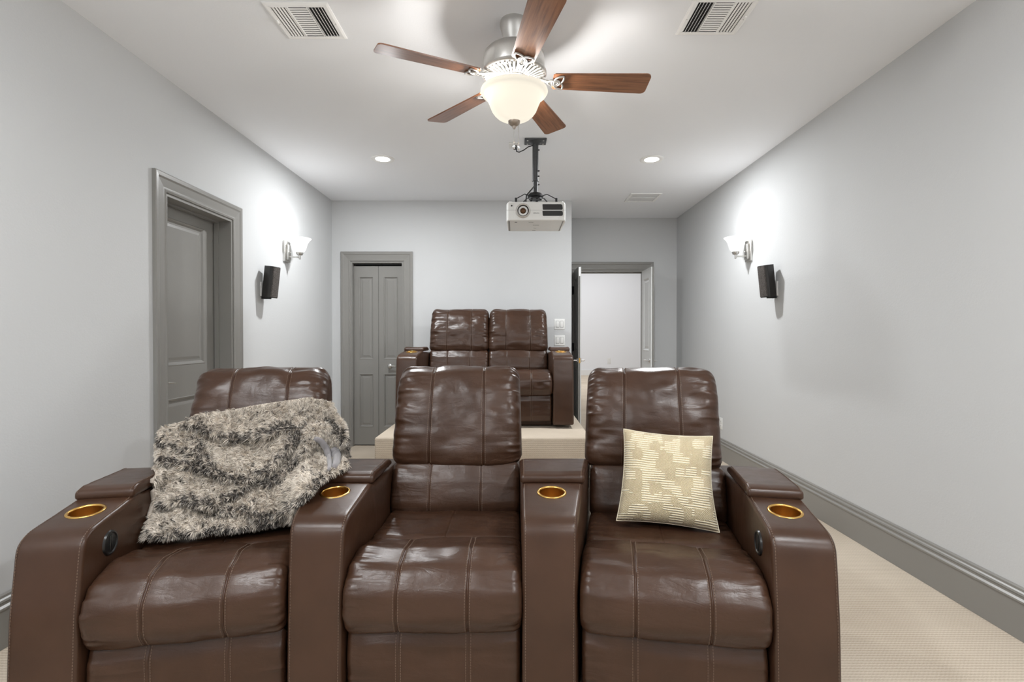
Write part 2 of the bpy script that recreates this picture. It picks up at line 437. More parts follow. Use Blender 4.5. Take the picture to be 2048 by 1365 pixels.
# ---------------------------------------------------------------- wall plates
def switch_plate(loc, label):
    t = empty('light_switch', loc, 0, label, 'light switch', 'switch plates beside the hall opening')
    b = MB(); b.rbox((-.058, -.006, -.058), (.058, 0, .058), .003); b.build('cover_plate', M_plastic, t, smooth=True, sharp=40)
    for x in (-.023, .023):
        b = MB(); M = Matrix.Translation((x, -.007, 0)) @ Matrix.Rotation(.06, 4, 'X'); b.rbox((-.016, -.004, -.033), (.016, .003, .033), .002, M=M); b.build('rocker', M_plastic, t, smooth=True, sharp=40)
        b = MB(); b.box((x - .0185, -.0063, -.036), (x + .0185, -.0058, .036)); b.build('rocker_gap', mat('gap_grey', (.2, .2, .2), .6), t)
switch_plate((.495, YB, CZ + .128), 'upper white double rocker switch plate beside the hall opening')
switch_plate((.495, YB, CZ - .050), 'lower white double rocker switch plate, directly under the other')
def outlet(loc, rz, label, cat='outlet'):
    t = empty('power_outlet', loc, rz, label, cat)
    b = MB(); b.rbox((-.036, -.006, -.058), (.036, 0, .058), .003); b.build('cover_plate', M_plastic, t, smooth=True, sharp=40)
    for z in (-.021, .021):
        b = MB(); b.rbox((-.016, -.008, z - .014), (.016, -.005, z + .014), .0012); o = b.build('socket', M_plastic, t, smooth=True, sharp=40)
        b = MB(); b.box((-.008, -.0084, z - .004), (-.006, -.0079, z + .006)); b.box((.006, -.0084, z - .004), (.008, -.0079, z + .006)); b.build('slots', M_black, o)
    return t
outlet((XR, 5.1, .36), -PI / 2, 'white power outlet low on the right wall')
outlet((2.94, HALL_Y, .45), 0, 'white wall outlet in the bright hall beyond the double doors').scale = (1.5, 1, 1.6)

# ---------------------------------------------------------------- ceiling registers and cans
def supply_vent(cx, cy, flip, label):
    t = empty('ceiling_vent', (cx, cy, H), 0, label, 'vent', 'supply vents above the front seats')
    W, D = .148, .140; iw, idp = .118, .112
    b = MB()
    prof = [(0, 0), (0, -.004), (.010, -.008), (.028, -.006)]
    V = []; F = []
    for ins, z in prof: V += [(-W + ins, -D + ins, z), (W - ins, -D + ins, z), (W - ins, D - ins, z), (-W + ins, D - ins, z)]
    for r in range(3):
        for k in range(4): F.append((r * 4 + k, r * 4 + (k + 1) % 4, r * 4 + 4 + (k + 1) % 4, r * 4 + 4 + k))
    b.add(V, F); b.build('frame', M_ventw, t)
    b = MB(); b.box((-iw, -idp, -.0015), (iw, idp, -.0005)); b.build('duct_opening', M_duct, t)
    def slat(x0, y0, x1, y1, wd_, tilt):
        # long thin blade between two points, tilted about its length
        p = Vector((x0, y0, -.005)); q = Vector((x1, y1, -.005)); d = (q - p).normalized(); s = Vector((-d.y, d.x, 0)) ; u = s * math.cos(tilt) + Vector((0, 0, 1)) * math.sin(tilt)
        nrm = d.cross(u) * .0006
        V = [p + u * wd_ / 2 + nrm, q + u * wd_ / 2 + nrm, q - u * wd_ / 2 + nrm, p - u * wd_ / 2 + nrm]; V += [v - 2 * nrm for v in V]
        return V, [(0, 1, 2, 3), (7, 6, 5, 4), (0, 4, 5, 1), (1, 5, 6, 2), (2, 6, 7, 3), (3, 7, 4, 0)]
    s = -1 if flip else 1
    for k in range(5):      # side blades throwing air left
        for side in (-1, 1):
            x = side * (.052 + k * .0145)
            b = MB(); b.add(*slat(x, -idp, x, idp, (.012 if side == s else .0088), (1.25 if side == s else .3) * side)); b.build('slat', M_ventw, t)
    for k in range(13):
        y = -idp + .012 + k * (2 * idp - .024) / 12
        b = MB(); b.add(*slat(-.042, y,   .042, y, .0092, -.15)); b.build('slat', M_ventw, t)
    for x in (-.045, .045):
        b = MB(); b.box((x - .003, -idp, -.008), (x + .003, idp, -.002)); b.build('divider', M_ventw, t)
    b = MB(); b.rbox((s * -.133 - .003, -.02, -.016), (s * -.133 + .003, .0, -.005), .001, 1); b.build('damper_lever', M_ventw, t)
    for sx in (-1, 1):
        b = MB(); b.sphere((sx * .134, .01, -.0075), .004, 10, 6, (1, 1, .5)); b.build('screw', M_nickel, t, smooth=True)
supply_vent(-.992, 2.455, False, 'white slatted ceiling vent left of the ceiling fan')
supply_vent(.944, 2.42, True, 'white slatted ceiling vent right of the ceiling fan')
t = empty('return_vent', (1.385, 5.56, H), 0, 'small white return air grille on the ceiling over the hall opening', 'vent')
b = MB()
for a, c in (((-.165, -.165, -.008), (.165, -.14, 0)), ((-.165, .14, -.008), (.165, .165, 0)), ((-.165, -.14, -.008), (-.14, .14, 0)), ((.14, -.14, -.008), (.165, .14, 0)), ((-.14, -.008, -.0085), (.14, .008, 0))): b.box(a, c)
b.build('frame', M_ventw, t)
b = MB(); b.box((-.14, -.14, -.0015), (.14, .14, -.0003)); b.build('duct_opening', mat('grille_grey', (.25, .25, .25), .8), t)
b = MB()
for k in range(26):
    y = -.135 + k * .0108
    if abs(y) > .009: b.box((-.14, y - .0018, -.0035), (.14, y + .0018, -.002))
b.build('louvres', M_ventw, t)

CLB = ['left, just behind the camera', 'right, just behind the camera', 'left, by the front wall', 'right, by the front wall']  # where the added fill lights sit
CL = ['round recessed ceiling light at left, above the loveseat side', 'round recessed ceiling light at right, nearest the return grille']
for i, (x, y) in enumerate(CANS):
    t = empty('recessed_light', (x, y, H), 0, CL[i] if i < 2 else 'round recessed ceiling light at ' + CLB[i - 2], 'ceiling light', 'recessed ceiling lights')
    b = MB(); b.lathe([(.098, 0), (.098, -.004), (.092, -.008), (.074, -.008), (.060, -.004)], 40); b.build('trim_ring', M_ventw, t, smooth=True, sharp=40)
    b = MB(); b.lathe([(.0001, -.006), (.04, -.0065), (.060, -.004)], 40); b.build('lens', M_lens, t, smooth=True)

# small smoke of wiring: ceiling box by the projector
t = empty('ceiling_outlet', (-.012, 4.04, H), 0, 'small white ceiling outlet with a black plug by the projector mount', 'outlet')
b = MB(); b.rbox((-.036, -.058, -.007), (.036, .058, 0), .003); b.build('cover_plate', M_plastic, t, smooth=True, sharp=40)
b = MB(); b.rbox((.0, -.02, -.035), (.026, .01, -.006), .004); b.build('plug', M_black, t, smooth=True, sharp=40)

# ---------------------------------------------------------------- ceiling fan
fan = empty('ceiling_fan', (FANC[0], FANC[1], H), 0, 'brushed nickel ceiling fan with five brown wooden blades and lit glass bowl', 'ceiling fan')
Z0 = CZ - H      # local z of camera height (negative)
def zc(z): return z + Z0
b = MB(); b.lathe([(.0001, 0), (.066, 0), (.069, zc(1.488)), (.068, zc(1.475)), (.060, zc(1.45)), (.052, zc(1.425)), (.046, zc(1.415)), (.044, zc(1.40)), (.030, zc(1.393)), (.0001, zc(1.393))], 56); b.build('canopy', M_nickel, fan, smooth=True, sharp=35)
b = MB(); b.lathe([(.014, zc(1.42)), (.014, zc(1.36)), (.03, zc(1.36)), (.032, zc(1.35))], 30); b.build('downrod', M_nickel, fan, smooth=True, sharp=35)
b = MB(); b.lathe([(.0001, zc(1.372)), (.06, zc(1.372)), (.10, zc(1.366)), (.130, zc(1.355)), (.143, zc(1.34)), (.146, zc(1.32)), (.146, zc(1.262)), (.143, zc(1.255)), (.14, zc(1.25))], 72); b.build('motor_housing', M_nickel, fan, smooth=True, sharp=35)
b = MB(); b.lathe([(.146, zc(1.262)), (.155, zc(1.256)), (.156, zc(1.248)), (.150, zc(1.242)), (.140, zc(1.240)), (.139, zc(1.245))], 72, None)
b.lathe([(.078, zc(1.226)), (.074, zc(1.220)), (.068, zc(1.222)), (.068, zc(1.235)), (.078, zc(1.235))], 60)
for k in range(40):
    a = 2 * PI * k / 40; M = Matrix.Rotation(a, 4, 'Z') @ Matrix.Translation((.109, 0, zc(1.233))) @ Matrix.Rotation(-.22, 4, 'Y')
    b.rbox((-.034, -.0045, -.004), (.034, .0045, .003), .0015, 1, M)
vr = b.build('vent_ring', M_iron, fan, smooth=True, sharp=35)
b = MB(); b.lathe([(.0001, zc(1.246)), (.14, zc(1.246))], 48); b.build('vent_backing', mat('vent_shadow_grey', (.28, .27, .26), .5, .5), vr)
b = MB(); b.lathe([(.06, zc(1.246)), (.062, zc(1.228)), (.045, zc(1.222)), (.038, zc(1.212)), (.034, zc(1.19)), (.020, zc(1.18)), (.006, zc(1.175)), (.006, zc(1.028))], 40); b.build('light_fitter', M_nickel, fan, smooth=True, sharp=35)
# glass bowl, open at the top
BO = [(.150, 1.178), (.158, 1.174), (.161, 1.166), (.157, 1.158), (.148, 1.155), (.138, 1.150), (.134, 1.140), (.127, 1.126), (.120, 1.110), (.114, 1.095), (.107, 1.078), (.096, 1.062), (.080, 1.047), (.062, 1.037), (.040, 1.031), (.012, 1.027), (.0001, 1.027)]
b = MB(); b.lathe([(r, zc(z)) for r, z in BO], 72); o = b.build('glass_bowl', M_bowl, fan, smooth=True); o['label'] = 'lit cream glass bowl'
b = MB(); b.lathe([(.0001, zc(1.024)), (.030, zc(1.026)), (.029, zc(1.018)), (.018, zc(1.008)), (.008, zc(1.004)), (.009, zc(.998)), (.005, zc(.990)), (.0001, zc(.988))][::-1], 32); b.build('finial', mat('bronze_nickel', (.36, .30, .25), .4, .6), fan, smooth=True, sharp=50)
for x, y, zb in ((-.001, -.012, .915), (.021, .0, .915)):
    b = MB(); b.tube([(x, y, zc(1.0 if x < .01 else 1.03)), (x, y, zc(zb))], .0012, 6); ch = b.build('pull_chain', mat('chain', (.45, .44, .42), .4, .5), fan)
    b = MB(); b.lathe([(.0001, .012), (.004, .010), (.0065, -.008), (.006, -.022), (.0001, -.026)], 16, Matrix.Translation((x, y, zc(zb)))); b.build('pull', M_chrome, ch, smooth=True)
def blade_poly():
    L0, L1 = .185, .650; w0, w1 = .052, .0675; r = .024; P = []
    P.append((L0 + .01, -w0)); 
    for k in range(7):
        a = -PI / 2 + k * PI / 12; P.append((L1 - r + r * math.cos(a), -(w1 - r) + r * math.sin(a)))
    for k in range(7):
        a = k * PI / 12; P.append((L1 - r + r * math.cos(a), (w1 - r) + r * math.sin(a)))
    P.append((L0 + .01, w0)); P.append((L0, w0 - .01)); P.append((L0, -w0 + .01)); return P
FZ = 1.222
FA = [math.radians(a) for a in (205.5, -78.5, 3.0, 67.5, 133.5)]
for a in FA:
    M = Matrix.Rotation(0, 4, 'Z')
    b = MB(); b.prism(blade_poly(), -.003, .003)
    bl = b.build('blade', M_wood, fan, loc=(0, 0, zc(FZ)))
    bl.rotation_euler = (Matrix.Rotation(a, 3, 'Z') @ Matrix.Rotation(math.radians(-12), 3, 'X')).to_euler()
    # ornate iron: arm plus interlaced triquetra
    b = MB(); b.tube([(.10, 0, .012), (.14, 0, .004), (.165, 0, -.004), (.20, 0, -.008)], [.010, .009, .009, .006], 10, flat=.6)
    for la, LL, WW in ((math.radians(52), .066, .019), (math.radians(-52), .066, .019), (PI, .052, .017)):
        pts = []
        for k in range(36):
            q = k / 36; sgn = 1 if q < .5 else -1; f_ = q * 2 if q < .5 else 2 - q * 2
            lx = -.012 + LL * f_; ly = sgn * WW * math.sin(PI * f_) ** .75 if 0 < f_ < 1 else 0
            pts.append((.200 + lx * math.cos(la) - ly * math.sin(la), lx * math.sin(la) + ly * math.cos(la), -.008))
        b.tube(pts, .0046, 8, closed=True, up=(0, 0, 1))
    b.tube([(.200 + .020 * math.cos(2 * PI * k / 24), .020 * math.sin(2 * PI * k / 24), -.009) for k in range(24)], .0036, 8, closed=True, up=(0, 0, 1))
    b.build('blade_iron', M_iron, bl, smooth=True, sharp=60)

# ---------------------------------------------------------------- projector and mount
PMX, PMY = .157, 3.95
mt = empty('projector_mount', (PMX, PMY, H), 0, 'dark grey ceiling pole mount that carries the white projector', 'projector mount')
b = MB(); b.rbox((-.084, -.062, -.012), (.084, .062, 0), .005)
b.lathe([(.05, -.012), (.036, -.018), (.028, -.03), (.024, -.03)], 28); b.build('ceiling_plate', M_mount, mt, smooth=True, sharp=40)
for sx in (-1, 1):
    for sy in (-1, 1):
        b = MB(); b.sphere((sx * .06, sy * .035, -.013), .007, 10, 6, (1, 1, .5)); b.build('bolt', M_nickel, mt, smooth=True)
b = MB(); b.lathe([(.023, -.02), (.023, -.302), (.026, -.304), (.026, -.312), (.018, -.314), (.018, -.395), (.024, -.397), (.024, -.405), (.0001, -.405)], 28); b.build('pole', M_mount, mt, smooth=True, sharp=40)
for z in (-.075, -.235, -.275, -.34):
    b = MB(); b.tube([(.02, -.01, z), (.031, -.013, z)], .005, 8); b.build('bolt', M_black, mt)
b = MB(); b.lathe([(.02, -.398), (.045, -.405), (.06, -.42), (.062, -.432), (.03, -.44), (.0001, -.44)], 28); b.lathe([(.0001, -.44), (.05, -.44), (.05, -.452), (.0001, -.452)], 20)
for k in range(5):
    a = k * 1.26; b.tube([(.04 * math.cos(a), .04 * math.sin(a), -.43), (.04 * math.cos(a), .04 * math.sin(a), -.458)], .009, 8)
b.build('swivel', M_black, mt, smooth=True, sharp=40)
PT = 2.235 - H
for (x, y) in ((-.15, -.10), (.155, -.09), (-.12, .12), (.13, .12)):
    b = MB(); b.tube([(.02 * (1 if x > 0 else -1), 0, -.435), (x * .55, y * .6, -.425), (x, y, PT + .028), (x, y, PT + .004)], .0055, 8, flat=.6)
    b.tube([(x, y, PT + .003), (x, y, PT + .035)], .009, 8); b.build('arm', M_black, mt, smooth=True, sharp=50)
b = MB(); b.tube([(-.145, .078, -.033), (-.145, .06, -.06), (-.125, .03, -.077), (-.09, .0, -.072), (-.055, -.015, -.052), (-.02, -.025, -.045)], .004, 8); b.build('cable', M_black, mt, smooth=True); b = MB()
b.tube([(-.012, -.025, -.36), (-.045, -.035, -.40), (-.07, -.04, -.43), (-.075, -.04, PT + .005)], .005, 8); b.build('cable', M_black, mt, smooth=True)
pr = empty('projector', (.158, 3.80, 2.09), 0, 'white video projector hanging from the ceiling on a dark pole', 'projector')
def roundpoly(pts, rad, seg=6):
    out = []; n = len(pts)
    for i in range(n):
        p0, p1, p2 = Vector(pts[i - 1]), Vector(pts[i]), Vector(pts[(i + 1) % n]); r = rad[i] if isinstance(rad, (list, tuple)) else rad
        if r <= 0: out.append(tuple(p1)); continue
        a = (p0 - p1); c = (p2 - p1); la, lc = a.length, c.length; a.normalize(); c.normalize()
        ang = math.acos(max(-1, min(1, a.dot(c)))); d = min(r / math.tan(ang / 2), la * .49, lc * .49)
        s = p1 + a * d; e = p1 + c * d
        for k in range(seg + 1):
            u = k / seg; out.append(tuple((s * (1 - u) + p1 * u) * (1 - u) + (p1 * (1 - u) + e * u) * u))
    return out
poly = roundpoly([(-.212, .008), (-.165, -.004), (.165, -.004), (.212, .008), (.222, .06), (.215, .395), (-.215, .395), (-.222, .06)], .02)
b = MB(); b.prism(poly, 0, .138)
body = b.build('body', M_plastic, pr); md = body.modifiers.new('bevel', 'BEVEL'); md.width = .008; md.segments = 3; md.limit_method = 'ANGLE'; md.angle_limit = math.radians(50)
for p in body.data.polygons: p.use_smooth = True
body.data.set_sharp_from_angle(angle=math.radians(55))
MX = frame_M((-.098, -.004, .070), (1, 0, 0), (0, 0, 1), (0, -1, 0))
b = MB(); b.lathe([(.054, -.01), (.053, .010), (.048, .016), (.043, .014), (.040, .006)], 48, MX); lr = b.build('lens_ring', mat('silver_ring', (.62, .60, .57), .3, .8), pr, smooth=True, sharp=40)
b = MB(); b.lathe([(.040, .010), (.034, -.002), (.0001, -.004)], 40, MX); b.build('lens_barrel', M_black, lr, smooth=True)
b = MB(); b.lathe([(.022, .0), (.016, .006), (.0001, .009)], 30, MX); b.build('lens_glass', mat('lens_coating', (.12, .06, .03), .06, .6), lr, smooth=True)
b = MB(); b.rbox((-.225, -.0045, .0735), (.222, -.0035, .0750), .0002, 1); b.build('shell_seam', mat('seam_grey', (.4, .4, .39), .5), pr)
for z0, z1 in ((.078, .118), (.033, .070)):
    pg = roundpoly([(.048, z0), (.196, z0), (.192 if z0 > .05 else .196, z1), (.045, z1)], [.006, .012, .016, .004])
    b = MB(); b.prism(pg, 0, .003, frame_M((0, -.004, 0), (1, 0, 0), (0, 0, 1), (0, -1, 0))); vg = b.build('exhaust_vent', M_black, pr)
    b = MB()
    for k in range(5): zz = z0 + (k + .8) * (z1 - z0) / 5.6; b.box((.052, -.0085, zz - .001), (.188, -.0068, zz + .001))
    b.build('louvres', mat('vent_fin', (.05, .045, .042), .5), vg)
b = MB(); b.tube([(-.182, -.002, .108), (-.182, -.0055, .108)], .006, 14); b.build('sensor_window', M_black, pr)
b = MB(); b.box((-.208, .02, -.001), (-.196, .38, .0005)); M_gm = mat('grille_mid', (.3, .3, .29), .6); b.build('side_grille', M_gm, pr)
b = MB(); b.box((.196, .02, -.001), (.204, .38, .0005)); b.build('side_grille', M_gm, pr)
def text(s, size, loc, rot, m, parent, name, ext=.0004):
    c = bpy.data.curves.new(name, 'FONT'); c.body = s; c.size = size; c.align_x = 'CENTER'; c.align_y = 'CENTER'; c.extrude = ext
    o = bpy.data.objects.new(name, c); COL.objects.link(o); bpy.context.view_layer.update()
    me = bpy.data.meshes.new_from_object(o.evaluated_get(bpy.context.evaluated_depsgraph_get())); COL.objects.unlink(o); bpy.data.objects.remove(o)
    me.materials.clear(); me.materials.append(m); q = bpy.data.objects.new(name, me); link(q, parent); q.location = loc; q.rotation_euler = rot; return q
M_ink = mat('grey_ink', (.18, .18, .18), .5)
text('EPSON', .014, (-.0, -.0046, .052), (PI / 2, 0, 0), M_ink, pr, 'lettering')
for x0, x1, y0, y1 in ((-.16, -.142, .05, .07), (-.055, -.02, .055, .062), (-.02, .028, .16, .166), (-.01, .01, .27, .275), (-.018, .008, .36, .37)):
    b = MB(); b.box((x0, y0, -.001), (x1, y1, .0005)); b.build('underside_mark', M_ink, pr)
for x, y in ((-.19, .03), (.19, .03), (.0, .37)):
    b = MB(); b.lathe([(.0001, .146), (.012, .146), (.014, .137)], 16, Matrix.Translation((x, y, 0))); b.build('foot', M_plastic, pr, smooth=True, sharp=40)

# ---------------------------------------------------------------- sconces and speakers
def sconce(y, side, label, e=4.2):
    """side +1: on the left wall facing +X"""
    X = XL if side > 0 else XR
    t = empty('wall_sconce', (X, y, CZ + .745), 0 if side > 0 else PI, label, 'wall lamp', 'wall sconces')
    b = MB(); b.rbox((0, -.055, -.092), (.018, .055, .092), .003); b.rbox((.016, -.030, -.075), (.036, .030, .06), .004); b.build('backplate', M_nickel, t, smooth=True, sharp=35)
    for dy in (-.018, .018):
        b = MB(); b.sphere((.0365, dy, -.005), .004, 8, 6); b.build('screw', M_chrome, t, smooth=True)
    b = MB(); b.rbox((.03, -.008, -.054), (.125, .008, -.040), .002); b.lathe([(.0001, -.068), (.007, -.068), (.009, -.060), (.009, -.034), (.022, -.030), (.030, -.016), (.030, -.004), (.026, -.002)], 28, Matrix.Translation((.125, 0, 0))); b.build('arm', M_nickel, t, smooth=True, sharp=35)
    b = MB(); b.lathe([(.026, -.008), (.036, .0), (.050, .020), (.057, .045), (.064, .070), (.078, .095), (.094, .112), (.098, .116), (.095, .117), (.076, .098), (.061, .070), (.054, .045), (.047, .022), (.034, .004)], 48, Matrix.Translation((.125, 0, 0))); o = b.build('glass_shade', M_shade, t, smooth=True); o['label'] = 'lit white bell shaped glass shade'
    b = MB(); b.sphere((.125, 0, .06), .022, 16, 10); b.build('bulb', M_lens, t, smooth=True)
    lamp('sconce_bulb', 'POINT', (X + side * .125, y, CZ + .745 + .07), e, (.985, .99, 1), size=.045)
sconce(4.54, 1, 'brushed nickel wall sconce with white glass shade on the left wall above the speaker')
sconce(4.50, -1, 'brushed nickel wall sconce with white glass shade on the right wall above the speaker')
for yy, wh in ((.1, 'beside the camera'), (-1.4, 'by the front wall')):  # two added pairs, out of view, lifting the ceiling and walls
    sconce(yy, 1, 'brushed nickel wall sconce on the left wall ' + wh, 21)
    sconce(yy, -1, 'brushed nickel wall sconce on the right wall ' + wh, 21)
def spk_grille():
    m = mat('speaker_cloth', (.06, .052, .048), .7); v = nd(m, 'ShaderNodeTexVoronoi', Scale=240.); ln(m, objco(m), v.inputs['Vector'])
    c = ramp(m, v.outputs['Distance'], [(.1, (.16, .14, .13)), (.6, (.04, .034, .03))]); ln(m, c, bsdf(m).inputs['Base Color']); return m
M_cloth = spk_grille()
def speaker(y, side, label):
    X = XL if side > 0 else XR
    t = empty('wall_speaker', (X, y, 1.655), 0 if side > 0 else PI, label, 'speaker', 'surround speakers')
    b = MB(); b.rbox((0, -.024, -.105), (.014, .024, .01), .003); b.build('wall_plate', mat('plate_grey', (.62, .61, .60), .5), t, smooth=True, sharp=35)
    b = MB(); b.rbox((.008, -.016, -.125), (.075, .016, -.10), .003); b.tube([(.06, 0, -.112), (.072, 0, -.10)], .014, 12); b.build('bracket', M_black, t, smooth=True, sharp=35)
    # body: tapered section, tilted down and toed towards the seats
    M = Matrix.Translation((.075, 0, .01)) @ Matrix.Rotation(side * math.radians(-14), 4, 'Z') @ Matrix.Rotation(math.radians(7), 4, 'Y')
    pg = roundpoly([(-.045, -.035), (.030, -.052), (.046, -.040), (.046, .040), (.030, .052), (-.045, .035)], .012)
    b = MB(); b.prism(pg, -.125, .125, M); bd = b.build('cabinet', M_spk, t, smooth=True, sharp=35)
    b = MB(); pg = roundpoly([(.040, -.042), (.052, -.036), (.055, 0), (.052, .036), (.040, .042)], .004); b.prism(pg, -.118, .120, M); b.build('grille', M_cloth, t, smooth=True, sharp=35)
speaker(4.10, 1, 'small dark speaker bracketed to the left wall')
speaker(4.03, -1, 'small dark speaker bracketed to the right wall')

# ---------------------------------------------------------------- leather seating
def resample(pts, n):
    P = np.array(pts + [pts[0]], float); d = np.r_[0, np.cumsum(np.linalg.norm(np.diff(P, axis=0), axis=1))]
    s = np.linspace(0, d[-1], n, endpoint=False); return np.c_[np.interp(s, d, P[:, 0]), np.interp(s, d, P[:, 1])], d[-1]
class Cushion:
    """closed side section (y,z) swept across x, ends rounded, seams sunk, leather gathered near the ends"""
    def __init__(s, w, pts, rad, r_end=.04, seams=(), wr=.006, wl=.07, und=.003, bulge=0., xmap=None, seed=1, n=220, groove=.006, rs=8, wfreq=38., smooth=3, taper=None):
        C, L = resample(roundpoly(pts, rad, rs), n)
        for _ in range(smooth): C = (np.roll(C, 1, 0) + 2 * C + np.roll(C, -1, 0)) / 4
        T = np.roll(C, -1, 0) - np.roll(C, 1, 0); T /= np.linalg.norm(T, axis=1)[:, None]; N = np.c_[T[:, 1], -T[:, 0]]
        cen = C.mean(0)
        if ((C - cen) * N).sum() < 0: N = -N
        for _ in range(6): N = (np.roll(N, 1, 0) + N + np.roll(N, -1, 0)) / 3
        N /= np.linalg.norm(N, axis=1)[:, None]
        s.C, s.N, s.n, s.cen, s.w, s.L = C, N, n, cen, w, L
        s.r, s.seams, s.wr, s.wl, s.und, s.bulge, s.xmap, s.seed, s.g, s.wf, s.taper = r_end, seams, wr, wl, und, bulge, xmap, seed, groove, wfreq, taper
    def ev(s, x, t, extra=0.):
        """x, t arrays (t in 0..n) -> positions"""
        x = np.asarray(x, float); t = np.asarray(t, float); i0 = np.floor(t).astype(int) % s.n; i1 = (i0 + 1) % s.n; f = (t - np.floor(t))[..., None]
        C = s.C[i0] * (1 - f) + s.C[i1] * f; N = s.N[i0] * (1 - f) + s.N[i1] * f
        hw = s.w / 2; e = hw - np.abs(x); a = np.clip((s.r - e) / s.r, 0, 1); ins = s.r * (1 - np.sqrt(np.clip(1 - a * a, 0, 1)))
        xi = np.clip(np.abs(x) / hw, 0, 1)
        d = -ins + s.bulge * (1 - xi ** 2.5)
        q = np.stack([x, C[..., 0], C[..., 1]], -1)
        sg = np.sign(x) + 2
        if s.wr:
            k = np.stack([x * 7 + sg * 9, C[..., 0] * s.wf, C[..., 1] * s.wf], -1)
            nz = noise3(k, s.seed); nz2 = noise3(k * np.array([1.6, 2.1, 2.1]) + 3, s.seed + 5)
            ridge = (1 - np.abs(nz) * 1.7) * .8 + nz2 * .35
            d = d + s.wr * ridge * np.exp(-e / s.wl) * (1 - a ** 4 * .4)
        if s.und:
            d = d + s.und * noise3(q * np.array([7., 9., 9.]) + 11, s.seed + 2) + s.und * .45 * noise3(q * np.array([16., 24., 24.]) + 5, s.seed + 3)
        for sm in s.seams:
            u = (x - sm); d = d - s.g * .8 * np.exp(-(u / .0028) ** 2) - s.g * .35 * np.exp(-(u / .022) ** 2)
        d = d + extra
        P = C + N * d[..., None]
        X = x.copy()
        if s.taper: X = X * s.taper(P[..., 1])
        if s.xmap is not None: X = s.xmap(X, P[..., 0])
        return np.stack([X, P[..., 0], P[..., 1]], -1)
    def mesh(s, name, parent, m=None, nx=46):
        hw = s.w / 2; th = np.linspace(0, 1, nx); xs = list(-hw + s.r * (1 - np.cos(np.linspace(0, PI / 2, 8)))) + list(np.linspace(-hw + s.r, hw - s.r, nx)) + list(hw - s.r * (1 - np.cos(np.linspace(0, PI / 2, 8))))
        for sm in s.seams: xs += [sm + k for k in (-.016, -.010, -.006, -.0035, -.0018, 0, .0018, .0035, .006, .010, .016)]
        xs = sorted(xs); ys = [xs[0]]
        for x in xs[1:]:
            if x - ys[-1] > .0006: ys.append(x)
        ys[-1] = hw; xs = np.array(ys); m_ = len(xs); t = np.arange(s.n)
        X, T = np.meshgrid(xs, t, indexing='ij'); V = s.ev(X, T).reshape(-1, 3)
        idx = np.arange(m_ * s.n).reshape(m_, s.n)
        a = idx[:-1]; b = idx[1:]; F = np.stack([a, b, np.roll(b, -1, 1), np.roll(a, -1, 1)], -1).reshape(-1, 4)
        V = list(map(tuple, V)); F = [tuple(int(q) for q in f) for f in F]
        for row in (0, m_ - 1):
            c = np.mean([V[i] for i in idx[row]], axis=0); V.append(tuple(c)); k = len(V) - 1
            for j in range(s.n):
                p, q = int(idx[row][j]), int(idx[row][(j + 1) % s.n]); F.append((p, q, k) if row == 0 else (q, p, k))
        o = mk(name, V, F, m or M_leather, parent, True)
        bm = bmesh.new(); bm.from_mesh(o.data); bmesh.ops.recalc_face_normals(bm, faces=bm.faces); bm.to_mesh(o.data); bm.free()
        for p in o.data.polygons: p.use_smooth = True
        return o
    def trange(s, test):
        """indices of the section whose (y,z,ny,nz) pass test, in order from a gap"""
        ok = [bool(test(s.C[i][0], s.C[i][1], s.N[i][0], s.N[i][1])) for i in range(s.n)]
        st = next((i for i in range(s.n) if ok[i] and not ok[i - 1]), 0); r = []
        while ok[st % s.n] and len(r) < s.n: r.append(st); st += 1
        return r
    def stitches(s, parent, lines, test, pitch=.0085, ln_=.0055, r=.0011, lift=.0009):
        R = s.trange(test)
        if len(R) < 2: return
        t0, t1 = R[0], R[-1]; ds = s.L / s.n; nn = int((t1 - t0) * ds / pitch); b = MB()
        for x in lines:
            for k in range(nn):
                ta = t0 + k * pitch / ds; P = s.ev(np.array([x, x, x + .002]), np.array([ta, ta + ln_ / ds, ta]), lift)
                p, q, z = (Vector(v) for v in P); d = q - p
                if d.length < 1e-5: continue
                d.normalize(); u = (z - p); u = (u - d * u.dot(d)).normalized(); nn_ = d.cross(u)
                V = [p + u * r * c + nn_ * r * e for c, e in ((-1, -.6), (1, -.6), (1, .6), (-1, .6))] + [q + u * r * c + nn_ * r * e for c, e in ((-1, -.6), (1, -.6), (1, .6), (-1, .6))]
                b.add(V, [(3, 2, 1, 0), (4, 5, 6, 7), (0, 1, 5, 4), (1, 2, 6, 5), (2, 3, 7, 6), (3, 0, 4, 7)])
        return b.build('stitching', M_stitch, parent)

